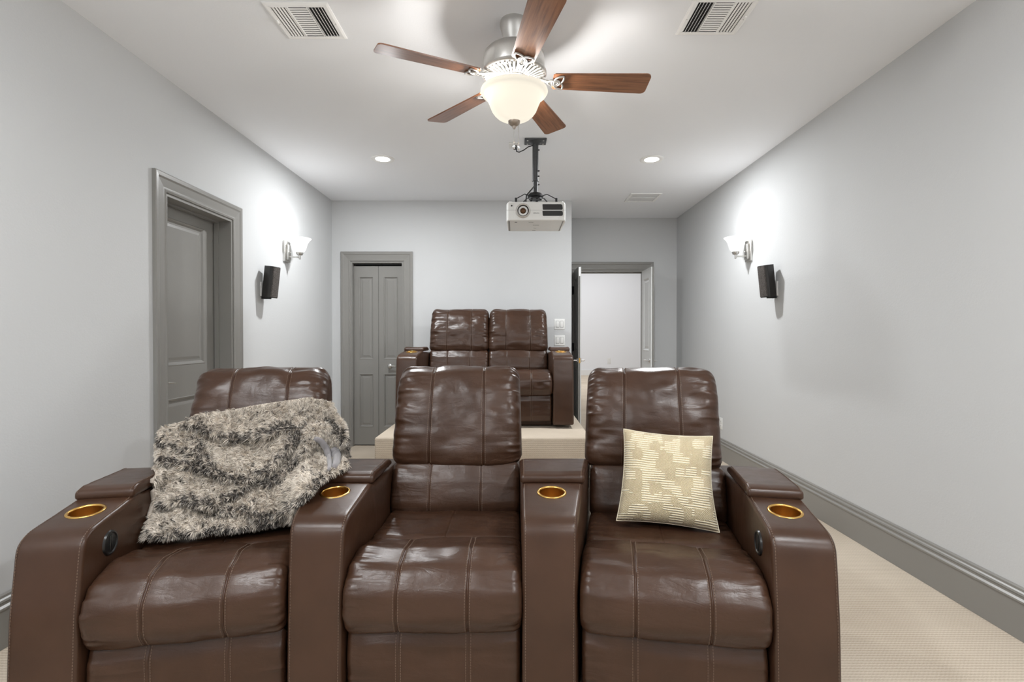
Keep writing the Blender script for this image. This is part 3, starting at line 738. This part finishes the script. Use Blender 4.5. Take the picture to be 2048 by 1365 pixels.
ARM = [(-.035, .03), (-.032, .20), (-.020, .42), (.010, .618), (.052, .640), (.335, .672), (.345, .660), (.86, .640), (.89, .50), (.89, .03)]
ARMR = [.01, .1, .2, .055, .05, .006, .004, .02, .04, .01]
def slope_z(y): return .640 + (y - .052) * (.032 / .283)
def arm(root, xl0, xl1, xr0, xr1, seed, button=0, name='armrest', fwd=0.):
    """inner/outer x at the front (y=0) and at y=.6"""
    W = .175
    def xm(x, y):
        u = x / W + .5; yy = np.clip(y, -.05, .95) / .6
        return (xl0 + (xl1 - xl0) * yy) * (1 - u) + (xr0 + (xr1 - xr0) * yy) * u
    c = Cushion(W, ARM, ARMR, r_end=.014, wr=.0, und=.0012, xmap=xm, seed=seed, n=260, rs=8, smooth=2, bulge=.0015)
    a = c.mesh(name, root, M_leather2, nx=22)
    # cup hole
    yc = .238 - fwd; u = .5; xc = (xl0 + xr0 + (xl1 - xl0 + xr1 - xr0) * yc / .6) / 2; zt = slope_z(yc); al = math.atan(.032 / .283)
    Mc = Matrix.Translation((xc, yc, zt)) @ Matrix.Rotation(al, 4, 'X')
    b = MB(); b.lathe([(.0001, .04), (.0462, .04), (.0462, -.085), (.0001, -.085)], 48, Mc); cut = b.build('cutter', None, root)
    bm = bmesh.new(); bm.from_mesh(cut.data); bmesh.ops.remove_doubles(bm, verts=bm.verts, dist=.0005); bmesh.ops.recalc_face_normals(bm, faces=bm.faces); bm.to_mesh(cut.data); bm.free()
    md = a.modifiers.new('hole', 'BOOLEAN'); md.operation = 'DIFFERENCE'; md.object = cut; md.solver = 'EXACT'
    bpy.context.view_layer.update()
    me = bpy.data.meshes.new_from_object(a.evaluated_get(bpy.context.evaluated_depsgraph_get())); a.modifiers.clear(); a.data = me
    bpy.data.objects.remove(cut)
    for p in me.polygons: p.use_smooth = True
    me.set_sharp_from_angle(angle=math.radians(40))
    b = MB(); b.lathe([(.044, -.078), (.0445, .0), (.0455, .0035), (.049, .0048), (.0535, .0035), (.055, .0005), (.0455, -.002)], 56, Mc); r = b.build('cup_holder', M_brass, a, smooth=True); r['label'] = 'brass ringed cup holder'
    b = MB(); b.lathe([(.0001, -.074), (.040, -.074), (.0438, -.070), (.0440, -.003)], 56, Mc); b.build('cup_well', M_brassin, r, smooth=True) if False else None
    b = MB(); b.lathe([(.0001, -.074), (.040, -.074), (.0436, -.070), (.0441, -.0005)], 56, Mc); rr = b.build('cup_liner', M_brassin, a, smooth=True)
    for q in (-W / 2 + .010, W / 2 - .010): c.stitches(a, [q], lambda y, z, ny, nz: y < .33 and z > .05 and (ny < -.2 or nz > .3) and z > .04, pitch=.009)
    # padded lid behind the cup
    LID = [(.338 - fwd, .664), (.336 - fwd, .695), (.375 - fwd, .704), (.58, .700), (.632, .688), (.632, .664)]
    c2 = Cushion(W + .004, LID, [.006, .02, .04, .06, .02, .006], r_end=.012, wr=.0015, wl=.03, und=.0012, xmap=xm, seed=seed + 7, n=120, smooth=1)
    l = c2.mesh('armrest_lid', root, M_leather2, nx=18)
    for q in (-W / 2 + .008, W / 2 - .008): c2.stitches(l, [q], lambda y, z, ny, nz: nz > .5 and y < .6, pitch=.009)
    if button:
        sd = button; X = (xr0 + (xr1 - xr0) * .15 / .6) if sd > 0 else (xl0 + (xl1 - xl0) * .15 / .6)
        Mb = Matrix.Translation((X + sd * .001, .140, .562)) @ Matrix.Rotation(sd * PI / 2, 4, 'Y')
        b = MB(); b.lathe([(.0001, .003), (.030, .003), (.033, .006), (.038, .005), (.041, -.004)], 40, Mb); bt = b.build('recline_button', M_button, a, smooth=True, sharp=40); bt['label'] = 'round black recline button'
        b = MB(); b.rbox((-.026, -.006, .002), (.026, .006, .006), .002, 2, Mb); b.build('rocker', M_button, bt, smooth=True, sharp=40)
    return a

def seat_unit(root, cx, iw, seed, bw=.585, boff=0., seam_off=.112, rear_seam=True):
    xm = lambda x, y: x + cx
    hw = iw / 2; sm = (-seam_off, seam_off)
    # footrest panel
    c = Cushion(iw - .012, [(.012, .055), (-.002, .10), (-.004, .24), (.015, .292), (.07, .292), (.07, .055)], [.02, .04, .05, .02, .02, .01], r_end=.02, seams=sm, wr=.004, wl=.10, und=.004, xmap=xm, seed=seed + 1, wfreq=26, groove=.003)
    o = c.mesh('footrest', root)
    for q in sm: c.stitches(o, [q - .008, q + .008], lambda y, z, ny, nz: ny < -.5 and z > .06)
    # front roll of the seat
    c = Cushion(iw - .002, [(.30, .36), (.32, .455), (.24, .490), (.12, .506), (.02, .488), (-.036, .430), (-.040, .345), (-.005, .288), (.06, .278), (.2, .30)], [.02, .03, .1, .1, .07, .06, .06, .04, .03, .05], r_end=.034, seams=sm, wr=.008, wl=.045, und=.005, bulge=.004, xmap=xm, seed=seed + 2, wfreq=42)
    o = c.mesh('seat_front', root)
    for q in sm: c.stitches(o, [q - .008, q + .008], lambda y, z, ny, nz: (ny < -.3 or nz > .3) and z > .29)
    # rear seat cushion
    sx = (0.,) if rear_seam else ()
    c = Cushion(iw - .006, [(.27, .37), (.262, .455), (.30, .480), (.55, .474), (.66, .462), (.66, .37)], [.02, .03, .05, .08, .03, .02], r_end=.03, seams=sx, wr=.004, wl=.05, und=.005, bulge=.003, xmap=xm, seed=seed + 3, groove=.003)
    o = c.mesh('seat_cushion', root)
    # lumbar cushion
    c = Cushion(iw - .004, [(.70, .44), (.600, .446), (.582, .500), (.612, .600), (.655, .668), (.74, .668), (.78, .5)], [.03, .03, .06, .08, .03, .03, .03], r_end=.03, seams=sm, wr=.004, wl=.06, und=.004, bulge=.006, xmap=xm, seed=seed + 4, groove=.004)
    o = c.mesh('lumbar_cushion', root)
    for q in sm: c.stitches(o, [q - .007, q + .007], lambda y, z, ny, nz: ny < -.4 and z > .45)
    # back cushion
    xb = lambda x, y: x + cx + boff
    s2 = tuple(q * bw / .585 for q in (-.118, .118))
    tp = lambda z: 1.0 + .035 * np.clip((1.05 - z) / .4, 0, 1) - .0 * z
    c = Cushion(bw * .975, [(.70, .648), (.650, .660), (.642, .72), (.672, .86), (.722, 1.0), (.770, 1.066), (.835, 1.083), (.895, 1.06), (.925, .99), (.90, .80), (.85, .65)], [.03, .03, .06, .3, .2, .06, .06, .05, .06, .1, .04], r_end=.058, seams=s2, wr=.015, wl=.065, und=.0075, bulge=.008, xmap=xb, seed=seed + 5, wfreq=30, taper=tp, groove=.006, n=260)
    o = c.mesh('back_cushion', root, nx=60)
    for q in s2: c.stitches(o, [q - .008, q + .008], lambda y, z, ny, nz: (ny < -.2 or nz > .5) and z > .67 and y < .86)

def base_unit(root, x0, x1):
    b = MB(); b.rbox((x0 + .003, .085, .012), (x1 - .003, .71, .365), .006); b.rbox((x0 + .001, .712, .012), (x1 - .001, .92, .640), .012); b.build('base_frame', M_leather, root, smooth=True, sharp=40)
    b = MB(); b.rbox((x0 + .02, .86, .45), (x1 - .02, .93, 1.0), .03, M=Matrix.Translation((0, 0, 0))); b.rbox((x0 + .02, .78, .03), (x1 - .02, .86, .70), .02); b.build('back_shell', M_leather, root, smooth=True, sharp=40)

TH = math.radians(11.0); IW = .572; YS = 1.63; CXM = -.262
TAN = math.tan(TH)
# middle recliner with both wedge consoles
c1 = empty('recliner', (CXM, YS, 0), 0, 'brown leather recliner in the middle of the front row, empty seat between two consoles', 'recliner', 'front row recliners')
seat_unit(c1, 0, IW, 10); base_unit(c1, -IW / 2, IW / 2)
h = IW / 2
arm(c1, h - .001, h - .001, h + .176, h + .176 + .6 * TAN, 100, name='console_arm')
arm(c1, -h - .176, -h - .176 - .6 * TAN, -h + .001, -h + .001, 120, name='console_arm')
# right and left recliners, toed in
g = h + .180
RX = CXM + g + (h + .003) * math.cos(TH); RY = YS - (h + .003) * math.sin(TH)
c2 = empty('recliner', (RX, RY, 0), -TH, 'brown leather recliner at the right end of the front row, holding the cream pillow', 'recliner', 'front row recliners')
seat_unit(c2, 0, IW, 30, boff=-.016); base_unit(c2, -h, h)
arm(c2, h - .001, h - .001, h + .180, h + .180, 140, button=-1, fwd=.055)
LX = 2 * CXM - RX
c3 = empty('recliner', (LX, RY, 0), TH, 'brown leather recliner at the left end of the front row, under the fur throw', 'recliner', 'front row recliners')
seat_unit(c3, 0, IW, 50, bw=.578, boff=.010); base_unit(c3, -h, h)
arm(c3, -h - .180, -h - .180, -h + .001, -h + .001, 160, button=1, fwd=.055)
# loveseat on the platform
S = 1.03
lv = empty('loveseat', (-.273, 4.62, PZ), 0, 'brown leather two seat reclining loveseat on the carpeted platform behind', 'sofa'); lv.scale = (S, S, S)
iw = .594
for k, cx in enumerate((-iw / 2, iw / 2)): seat_unit(lv, cx, iw, 200 + 20 * k, bw=.60)
base_unit(lv, -iw, iw)
arm(lv, iw + .003, iw + .003, iw + .185, iw + .185, 240); arm(lv, -iw - .185, -iw - .185, -iw - .003, -iw - .003, 260)

# ---------------------------------------------------------------- pillow
def pillow():
    m = mat('woven_cream_gold', (.7, .62, .42), .85, spec=.2, Sheen_Weight=.2)
    uv = nd(m, 'ShaderNodeUVMap').outputs[0]
    def mth(op, a, b=None, v=None):
        n = nd(m, 'ShaderNodeMath', operation=op); ln(m, a, n.inputs[0])
        if b is not None: ln(m, b, n.inputs[1])
        if v is not None: n.inputs[1].default_value = v
        return n.outputs[0]
    wn = nd(m, 'ShaderNodeTexNoise', Scale=5., Detail=2.); ln(m, uv, wn.inputs['Vector'])
    sep = nd(m, 'ShaderNodeSeparateXYZ'); ln(m, uv, sep.inputs[0])
    vor = nd(m, 'ShaderNodeTexVoronoi', Scale=9., distance='CHEBYCHEV', Randomness=.7); ln(m, uv, vor.inputs['Vector'])
    sc_ = nd(m, 'ShaderNodeSeparateColor'); ln(m, vor.outputs['Color'], sc_.inputs[0])
    patch = sc_.outputs[0]
    yy = mth('ADD', sep.outputs[1], mth('MULTIPLY', wn.outputs[0], v=.02))
    lines = mth('SINE', mth('MULTIPLY', yy, v=2 * PI * 40)); fine = mth('SINE', mth('MULTIPLY', yy, v=2 * PI * 62)); vert = mth('SINE', mth('MULTIPLY', sep.outputs[0], v=2 * PI * 60))
    weave = mth('MULTIPLY', fine, b=vert)
    isl = mth('GREATER_THAN', patch, v=.5)
    br = nd(m, 'ShaderNodeTexNoise', Scale=60., Detail=2.); ln(m, uv, br.inputs['Vector'])
    hgt = nd(m, 'ShaderNodeMix'); ln(m, isl, hgt.inputs[0]); ln(m, weave, hgt.inputs[2]); ln(m, lines, hgt.inputs[3])
    tone = mth('ADD', mth('MULTIPLY', hgt.outputs[0], v=.20), mth('ADD', mth('MULTIPLY', isl, v=.13), mth('MULTIPLY', mth('ADD', br.outputs[0], v=-.5), v=.5)))
    c = ramp(m, mth('ADD', tone, v=.38), [(.15, (.50, .38, .20)), (.45, (.68, .57, .38)), (.75, (.84, .79, .63))]); ln(m, c, bsdf(m).inputs['Base Color'])
    bump(m, hgt.outputs[0], .7, .002)
    s = .182; n = 56; V = []; UV = []
    for sd in (1, -1):
        for j in range(n + 1):
            for i in range(n + 1):
                u = i / n * 2 - 1; v = j / n * 2 - 1
                # sides pull in between pointed corners
                x = u * (1 - .075 * (1 - v * v)) * (1 - .035 * v) + .05 * max(0, -v) * max(0, u) ** 2 ; y = v * (1 - .06 * (1 - u * u))
                th_ = .078 * ((1 - u ** 4) * (1 - v ** 4)) ** .55
                th_ += .0035 * math.sin(7 * u + 3 * v + sd) * (1 - abs(u)) + .003 * math.sin(9 * v - 4 * u) * (1 - abs(v))
                edge = (abs(u) > .999 or abs(v) > .999)
                V.append((x * s, -sd * (th_ if not edge else 0), y * s)); UV.append((i / n, j / n))
    F = []; N1 = (n + 1) ** 2
    for sd in (0, 1):
        for j in range(n):
            for i in range(n):
                a = sd * N1 + j * (n + 1) + i; q = (a, a + 1, a + n + 2, a + n + 1); F.append(q if sd == 0 else q[::-1])
    o = mk('throw_pillow', V, F, m, None, True)
    ul = o.data.uv_layers.new(name='UVMap')
    for l in o.data.loops: ul.data[l.index].uv = UV[l.vertex_index]
    bm = bmesh.new(); bm.from_mesh(o.data); bmesh.ops.remove_doubles(bm, verts=bm.verts, dist=.0002); bm.to_mesh(o.data); bm.free()
    pts = []
    for k in range(160):
        q = k / 40; e = int(q); f = (q - e) * 2 - 1; u, v = ((f, -1), (1, f), (-f, 1), (-1, -f))[e]
        pts.append(((u * (1 - .075 * (1 - v * v)) * (1 - .035 * v) + .05 * max(0, -v) * max(0, u) ** 2) * s, 0, v * (1 - .06 * (1 - u * u)) * s))
    b = MB(); b.tube(pts, .0022, 8, closed=True, up=(0, 1, 0)); p = b.build('piping', m, o, smooth=True)
    o.location = (.606, 2.040, .666); o.rotation_euler = (Matrix.Rotation(math.radians(-10), 3, 'Z') @ Matrix.Rotation(math.radians(-19), 3, 'X') @ Matrix.Rotation(math.radians(3), 3, 'Y')).to_euler()
    tag(o, 'square cream and gold woven throw pillow leaning on the right recliner', 'pillow')
pillow()

# ---------------------------------------------------------------- faux fur throw on the left recliner
def throw():
    th = TH; ct, st = math.cos(th), math.sin(th)
    def to_local(P):       # world -> left recliner's frame
        dx = P[..., 0] - LX; dy = P[..., 1] - RY
        return np.stack([dx * ct + dy * st, -dx * st + dy * ct, P[..., 2]], -1)
    prof_y = np.array([-.05, .12, .24, .33, .42, .50, .56, .62, .68, .74, .82, 1.2]); prof_z = np.array([.50, .508, .520, .545, .60, .68, .76, .86, .98, 1.06, 1.1, 1.1])
    def solid(P):
        L = to_local(P); a = L[..., 2] < np.interp(L[..., 1], prof_y, prof_z)
        b = (L[..., 0] > .26) & (L[..., 2] < .728) & (L[..., 1] > .20)
        c = (L[..., 0] > .24) & (L[..., 2] < .86 - .25 * np.clip(L[..., 0] - .3, 0, 1)) & (L[..., 1] > .50)
        return a | b | c
    OUT = [(327, 855), (357, 847), (390, 830), (453, 822), (514, 810), (561, 803), (617, 795), (660, 803), (669, 827), (688, 848), (692, 878), (695, 930), (678, 942), (657, 949), (632, 963), (608, 991), (587, 1014), (586, 1045), (514, 1054), (397, 1068), (285, 1080), (303, 1026), (310, 1005), (308, 967), (313, 920), (317, 874)]
    # top and bottom borders give the grid its two families of lines
    top = np.array([(317, 874), (327, 855), (357, 847), (390, 830), (453, 822), (514, 810), (561, 803), (617, 795), (660, 803), (672, 827), (688, 848), (693, 878)], float)
    bot = np.array([(287, 1077), (340, 1072), (397, 1066), (514, 1052), (586, 1043), (590, 1016), (608, 991), (632, 965), (657, 950), (678, 942), (695, 930)], float)
    lef = np.array([(317, 874), (313, 920), (308, 967), (310, 1005), (303, 1026), (287, 1077)], float)
    rig = np.array([(693, 878), (696, 905), (695, 930)], float)
    def rs(P, n):
        d = np.r_[0, np.cumsum(np.linalg.norm(np.diff(P, axis=0), axis=1))]; s = np.linspace(0, d[-1], n); return np.c_[np.interp(s, d, P[:, 0]), np.interp(s, d, P[:, 1])]
    NU, NV = 230, 150
    T = rs(top, NU); B = rs(bot, NU); L_ = rs(lef, NV); R_ = rs(rig, NV)
    u = np.linspace(0, 1, NU)[None, :, None]; v = np.linspace(0, 1, NV)[:, None, None]
    G = (1 - v) * T[None] + v * B[None] + (1 - u) * L_[:, None] + u * R_[:, None] - ((1 - u) * (1 - v) * T[0] + u * (1 - v) * T[-1] + (1 - u) * v * B[0] + u * v * B[-1])
    # first hit of each sight line with the pile the throw rests on
    pit = math.radians(.58)
    def ray(px):
        a = (px[..., 0] - 1030) / FPX; bb = (682.5 - px[..., 1]) / FPX
        return np.stack([a, math.cos(pit) + bb * math.sin(pit), -math.sin(pit) + bb * math.cos(pit)], -1)
    D = ray(G); t = np.full(G.shape[:2], 1.3); hit = np.zeros(G.shape[:2], bool)
    for k in range(500):
        P = D * t[..., None] + np.array([0, 0, CZ]); s = solid(P); hit |= s; t = np.where(hit, t, t + .0035)
    for _ in range(60):
        q = np.pad(t, 1, mode='edge'); t = (q[:-2, 1:-1] + q[2:, 1:-1] + q[1:-1, :-2] + q[1:-1, 2:] + 2 * t) / 6
    P = D * t[..., None] + np.array([0, 0, CZ])
    # folds: each line is the lower lip of a fold, thick above and dropping below
    Z = 4.266
    FO = [([(330, 300), (420, 285), (560, 320), (700, 372), (830, 410), (960, 385), (1100, 350), (1250, 305), (1400, 300), (1520, 330)], .034, 26),
          ([(440, 400), (480, 500), (560, 610), (700, 700), (860, 725), (980, 700), (1120, 640), (1230, 520), (1330, 410), (1460, 350)], .036, 34),
          ([(120, 470), (300, 500), (480, 560)], .018, 16), ([(120, 590), (300, 610), (520, 650), (720, 715)], .022, 18),
          ([(100, 985), (270, 960), (430, 915), (600, 925), (780, 870), (930, 780), (1000, 700)], .036, 34),
          ([(1000, 800), (1120, 780), (1250, 690), (1420, 520), (1480, 420)], .026, 22),
          ([(480, 940), (640, 990), (820, 1020), (1060, 1060), (1240, 1020), (1380, 920), (1500, 800), (1620, 715)], .038, 30),
          ([(30, 1275), (300, 1250), (700, 1200), (1000, 1165), (1300, 1130)], .022, 22),
          ([(420, 1010), (560, 1080), (780, 1100)], .014, 14), ([(1540, 260), (1640, 330), (1750, 470), (1770, 640)], .020, 16)]
    hgt = np.zeros(G.shape[:2]); crest = np.zeros(G.shape[:2])
    for ln_, A, Lp in FO:
        C = rs(np.array(ln_, float) / Z + np.array([280, 780]), 90); Tn = np.gradient(C, axis=0); Tn /= np.linalg.norm(Tn, axis=1)[:, None]
        dv = G[:, :, None, :] - C[None, None]; dd = np.linalg.norm(dv, axis=-1); k = dd.argmin(-1); dm = dd.min(-1)
        tn = Tn[k]; vv = np.take_along_axis(dv, k[..., None, None], 2)[:, :, 0]; sgn = np.sign(-(tn[..., 0] * vv[..., 1] - tn[..., 1] * vv[..., 0]))
        sd = dm * sgn; along = np.minimum(k, 89 - k) / 12.; ends = np.clip(along, 0, 1) ** .7
        up = np.where(sd > 0, np.exp(-sd / Lp) * (1 - np.exp(-(sd + 2) / 3.5)), .42 * np.exp(sd / 2.2)) * ends
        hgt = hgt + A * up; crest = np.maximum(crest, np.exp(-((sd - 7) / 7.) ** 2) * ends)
    K = np.dstack([G / 30., np.zeros(G.shape[:2])]); hgt = hgt + .010 * noise3(K, 3) + .004 * noise3(K * 2.7, 4)
    # roll the border back towards the seat
    uu = np.minimum(u[..., 0], 1 - u[..., 0]) * 380; vv = np.minimum(v[..., 0], 1 - v[..., 0]) * 210; e = np.minimum(uu, vv) + 0 * hgt
    rim = np.clip(1 - e / 15, 0, 1) ** 2
    t2 = t - hgt * 2.3 * (1 - rim * .7) + rim * .022
    for _ in range(1):
        q = np.pad(t2, 1, mode='edge'); t2 = (q[:-2, 1:-1] + q[2:, 1:-1] + q[1:-1, :-2] + q[1:-1, 2:] + 2 * t2) / 6
    P = D * t2[..., None] + np.array([0, 0, CZ]); P[..., 2] -= .75 * hgt * (1 - rim)
    # keep clear of the upholstery underneath
    from mathutils.bvhtree import BVHTree
    bpy.context.view_layer.update(); bv = []; bf = []; n3_ = 0
    for root in (c3, c1):
        for ch in root.children:
            if ch.type != 'MESH': continue
            k0 = len(bv); mw = ch.matrix_world; bv += [mw @ v.co for v in ch.data.vertices]; bf += [tuple(q + k0 for q in p.vertices) for p in ch.data.polygons]; n3_ = len(bf) if root is c3 else n3_
    tree = BVHTree.FromPolygons(bv, bf); eye = Vector((0, 0, CZ)); Pf = P.reshape(-1, 3)
    lim = np.full(len(Pf), 9.)
    for i_ in range(len(Pf)):
        dvec = Vector(Pf[i_]) - eye; ds = dvec.length; dvec /= ds; hitp = tree.ray_cast(eye, dvec, 5)
        if hitp[0] is not None and (hitp[2] < n3_ or G.reshape(-1, 2)[i_][1] < 985): lim[i_] = hitp[3] / ds
    sc_ = np.minimum(1, (lim - .030 / 2.0).reshape(G.shape[:2]))
    for _ in range(8):
        q = np.pad(sc_, 1, mode='edge'); sc_ = np.minimum(sc_, (q[:-2, 1:-1] + q[2:, 1:-1] + q[1:-1, :-2] + q[1:-1, 2:]) / 4)
    P = (P - np.array([0, 0, CZ])) * sc_[..., None] + np.array([0, 0, CZ])
    Nn = np.cross(np.gradient(P, axis=1), np.gradient(P, axis=0)); Nn /= np.linalg.norm(Nn, axis=-1)[..., None] + 1e-9
    if (Nn * D).sum() > 0: Nn = -Nn
    V = P.reshape(-1, 3); idx = np.arange(NU * NV).reshape(NV, NU)
    F = np.stack([idx[:-1, :-1], idx[1:, :-1], idx[1:, 1:], idx[:-1, 1:]], -1).reshape(-1, 4)
    m = mat('fur_base', (.40, .35, .30), .95, spec=.1)
    org = np.array([LX, RY + .5, .6])
    o = mk('fur_throw', V - org, F, m, None, True, loc=tuple(org)); md = o.modifiers.new('thick', 'SOLIDIFY'); md.thickness = .014; md.offset = 1 if (Nn[60, 60] @ np.array(o.data.polygons[len(F) // 2].normal)) < 0 else -1
    tag(o, 'grey and cream faux fur throw blanket heaped over the left recliner', 'blanket')
    # fur strands
    NS = 120000
    iu = rng.random(NS) * (NU - 1.001); iv = rng.random(NS) * (NV - 1.001)
    def samp(A):
        a = iu.astype(int); b_ = iv.astype(int); fu = (iu - a); fv = (iv - b_)
        if A.ndim == 3: fu = fu[:, None]; fv = fv[:, None]
        return A[b_, a] * (1 - fu) * (1 - fv) + A[b_, a + 1] * fu * (1 - fv) + A[b_ + 1, a] * (1 - fu) * fv + A[b_ + 1, a + 1] * fu * fv
    p = samp(P); n = samp(Nn); n /= np.linalg.norm(n, axis=1)[:, None]; g = samp(G); cr = samp(crest); rm = samp(rim)
    comb = np.stack([noise3(np.c_[g / 45., g[:, 0] * 0], 21) * .8 - .25, np.full(NS, -.15), -.35 + .5 * noise3(np.c_[g / 38., g[:, 0] * 0 + 4], 22)], 1)
    comb += .85 * np.stack([noise3(np.c_[g / 5., g[:, 0] * 0 + q], 30 + q) for q in range(3)], 1)
    comb -= n * (comb * n).sum(1)[:, None]
    dr = n * .72 + comb * .80 + rng.normal(0, .16, (NS, 3)); dr /= np.linalg.norm(dr, axis=1)[:, None]
    Ls = (.013 + .010 * rng.random(NS)); W = .0008 + .0004 * rng.random(NS)
    side = np.cross(dr, rng.normal(0, 1, (NS, 3))); side /= np.linalg.norm(side, axis=1)[:, None]
    droop = np.array([0, 0, -1.]) + comb * .5
    a0 = p; a1 = p + dr * (Ls * .5)[:, None] + droop * (Ls * .05)[:, None]; a2 = p + dr * (Ls * .95)[:, None] + droop * (Ls * .30)[:, None]
    SV = np.stack([a0 - side * W[:, None], a0 + side * W[:, None], a1 - side * (W * .9)[:, None], a1 + side * (W * .9)[:, None], a2], 1).reshape(-1, 3)
    # colour: streaks of dark guard hair in a cream pile
    q1 = noise3(np.c_[g[:, 0] / 34., g[:, 1] / 12., g[:, 0] * 0], 41); q2 = noise3(np.c_[g[:, 0] / 7., g[:, 1] / 6., g[:, 0] * 0], 42); q3 = noise3(np.c_[g / 2.6, g[:, 0] * 0], 43)
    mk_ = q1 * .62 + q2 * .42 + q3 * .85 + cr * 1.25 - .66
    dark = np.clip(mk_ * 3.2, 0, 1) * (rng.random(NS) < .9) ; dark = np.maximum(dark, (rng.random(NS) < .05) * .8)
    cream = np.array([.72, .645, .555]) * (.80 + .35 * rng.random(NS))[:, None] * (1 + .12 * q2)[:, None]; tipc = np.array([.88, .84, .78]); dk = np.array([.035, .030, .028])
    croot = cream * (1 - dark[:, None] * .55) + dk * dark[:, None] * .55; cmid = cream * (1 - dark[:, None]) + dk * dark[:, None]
    wt = (rng.random(NS) < .30)[:, None]; ctip = np.where(wt, cream * .4 + tipc * .6, cmid)
    CO = np.stack([croot, croot, cmid, cmid, ctip], 1).reshape(-1, 3)
    bi = (np.arange(NS) * 5)[:, None]
    quads = bi + np.array([[0, 1, 3, 2]]); tris = bi + np.array([[2, 3, 4]])
    me = bpy.data.meshes.new('fur_pile'); me.vertices.add(NS * 5); me.vertices.foreach_set('co', (SV - org).astype(np.float32).ravel())
    lp = np.concatenate([quads.ravel(), tris.ravel()]).astype(np.int32); me.loops.add(len(lp)); me.loops.foreach_set('vertex_index', lp)
    ls = np.concatenate([np.arange(NS) * 4, NS * 4 + np.arange(NS) * 3]).astype(np.int32); me.polygons.add(NS * 2); me.polygons.foreach_set('loop_start', ls)
    try: me.polygons.foreach_set('loop_total', np.concatenate([np.full(NS, 4), np.full(NS, 3)]).astype(np.int32))
    except Exception: pass
    me.update(calc_edges=True)
    ca = me.color_attributes.new('fur', 'FLOAT_COLOR', 'POINT'); ca.data.foreach_set('color', np.c_[CO, np.ones(len(CO))].astype(np.float32).ravel())
    mf = mat('fur_strands', (.5, .45, .4), .75, spec=.2); at = nd(mf, 'ShaderNodeVertexColor'); at.layer_name = 'fur'; ln(mf, at.outputs[0], bsdf(mf).inputs['Base Color'])
    me.materials.append(mf); f = bpy.data.objects.new('fur_pile', me); link(f, o)
    # grey lining turned out near the console
    b = MB()
    def wp(x, y, off=0.):
        px = np.array([[x / Z + 280, y / Z + 780]]); d_ = ray(px)[0]; j = np.argmin(((G - px[0]) ** 2).sum(-1)); tt = t2.ravel()[j] - off; return d_ * tt + np.array([0, 0, CZ]) - org
    pl = [wp(*q, .030) for q in ((1490, 415), (1545, 440), (1590, 500), (1612, 570), (1620, 640), (1612, 690))]
    pl2 = [wp(*q, .024) for q in ((1640, 500), (1668, 540), (1680, 590), (1676, 640), (1655, 670))]
    def dense(pl):
        A = np.array(pl); d = np.linspace(0, 1, len(A)); s = np.linspace(0, 1, 24); return [tuple(np.array([np.interp(q, d, A[:, k]) for k in range(3)])) for q in s]
    r1 = [.008 + .006 * math.sin(PI * k / 23) ** .6 for k in range(24)]; r2 = [.010 + .014 * math.sin(PI * k / 23) ** .6 for k in range(24)]
    b.tube(dense(pl), r1, 16, flat=.7, up=(0, 1, 0)); b.tube(dense(pl2), r2, 16, flat=.7, up=(0, 1, 0)); q = b.build('lining', M_lining, o, smooth=True); q['label'] = 'smooth grey lining'
throw()
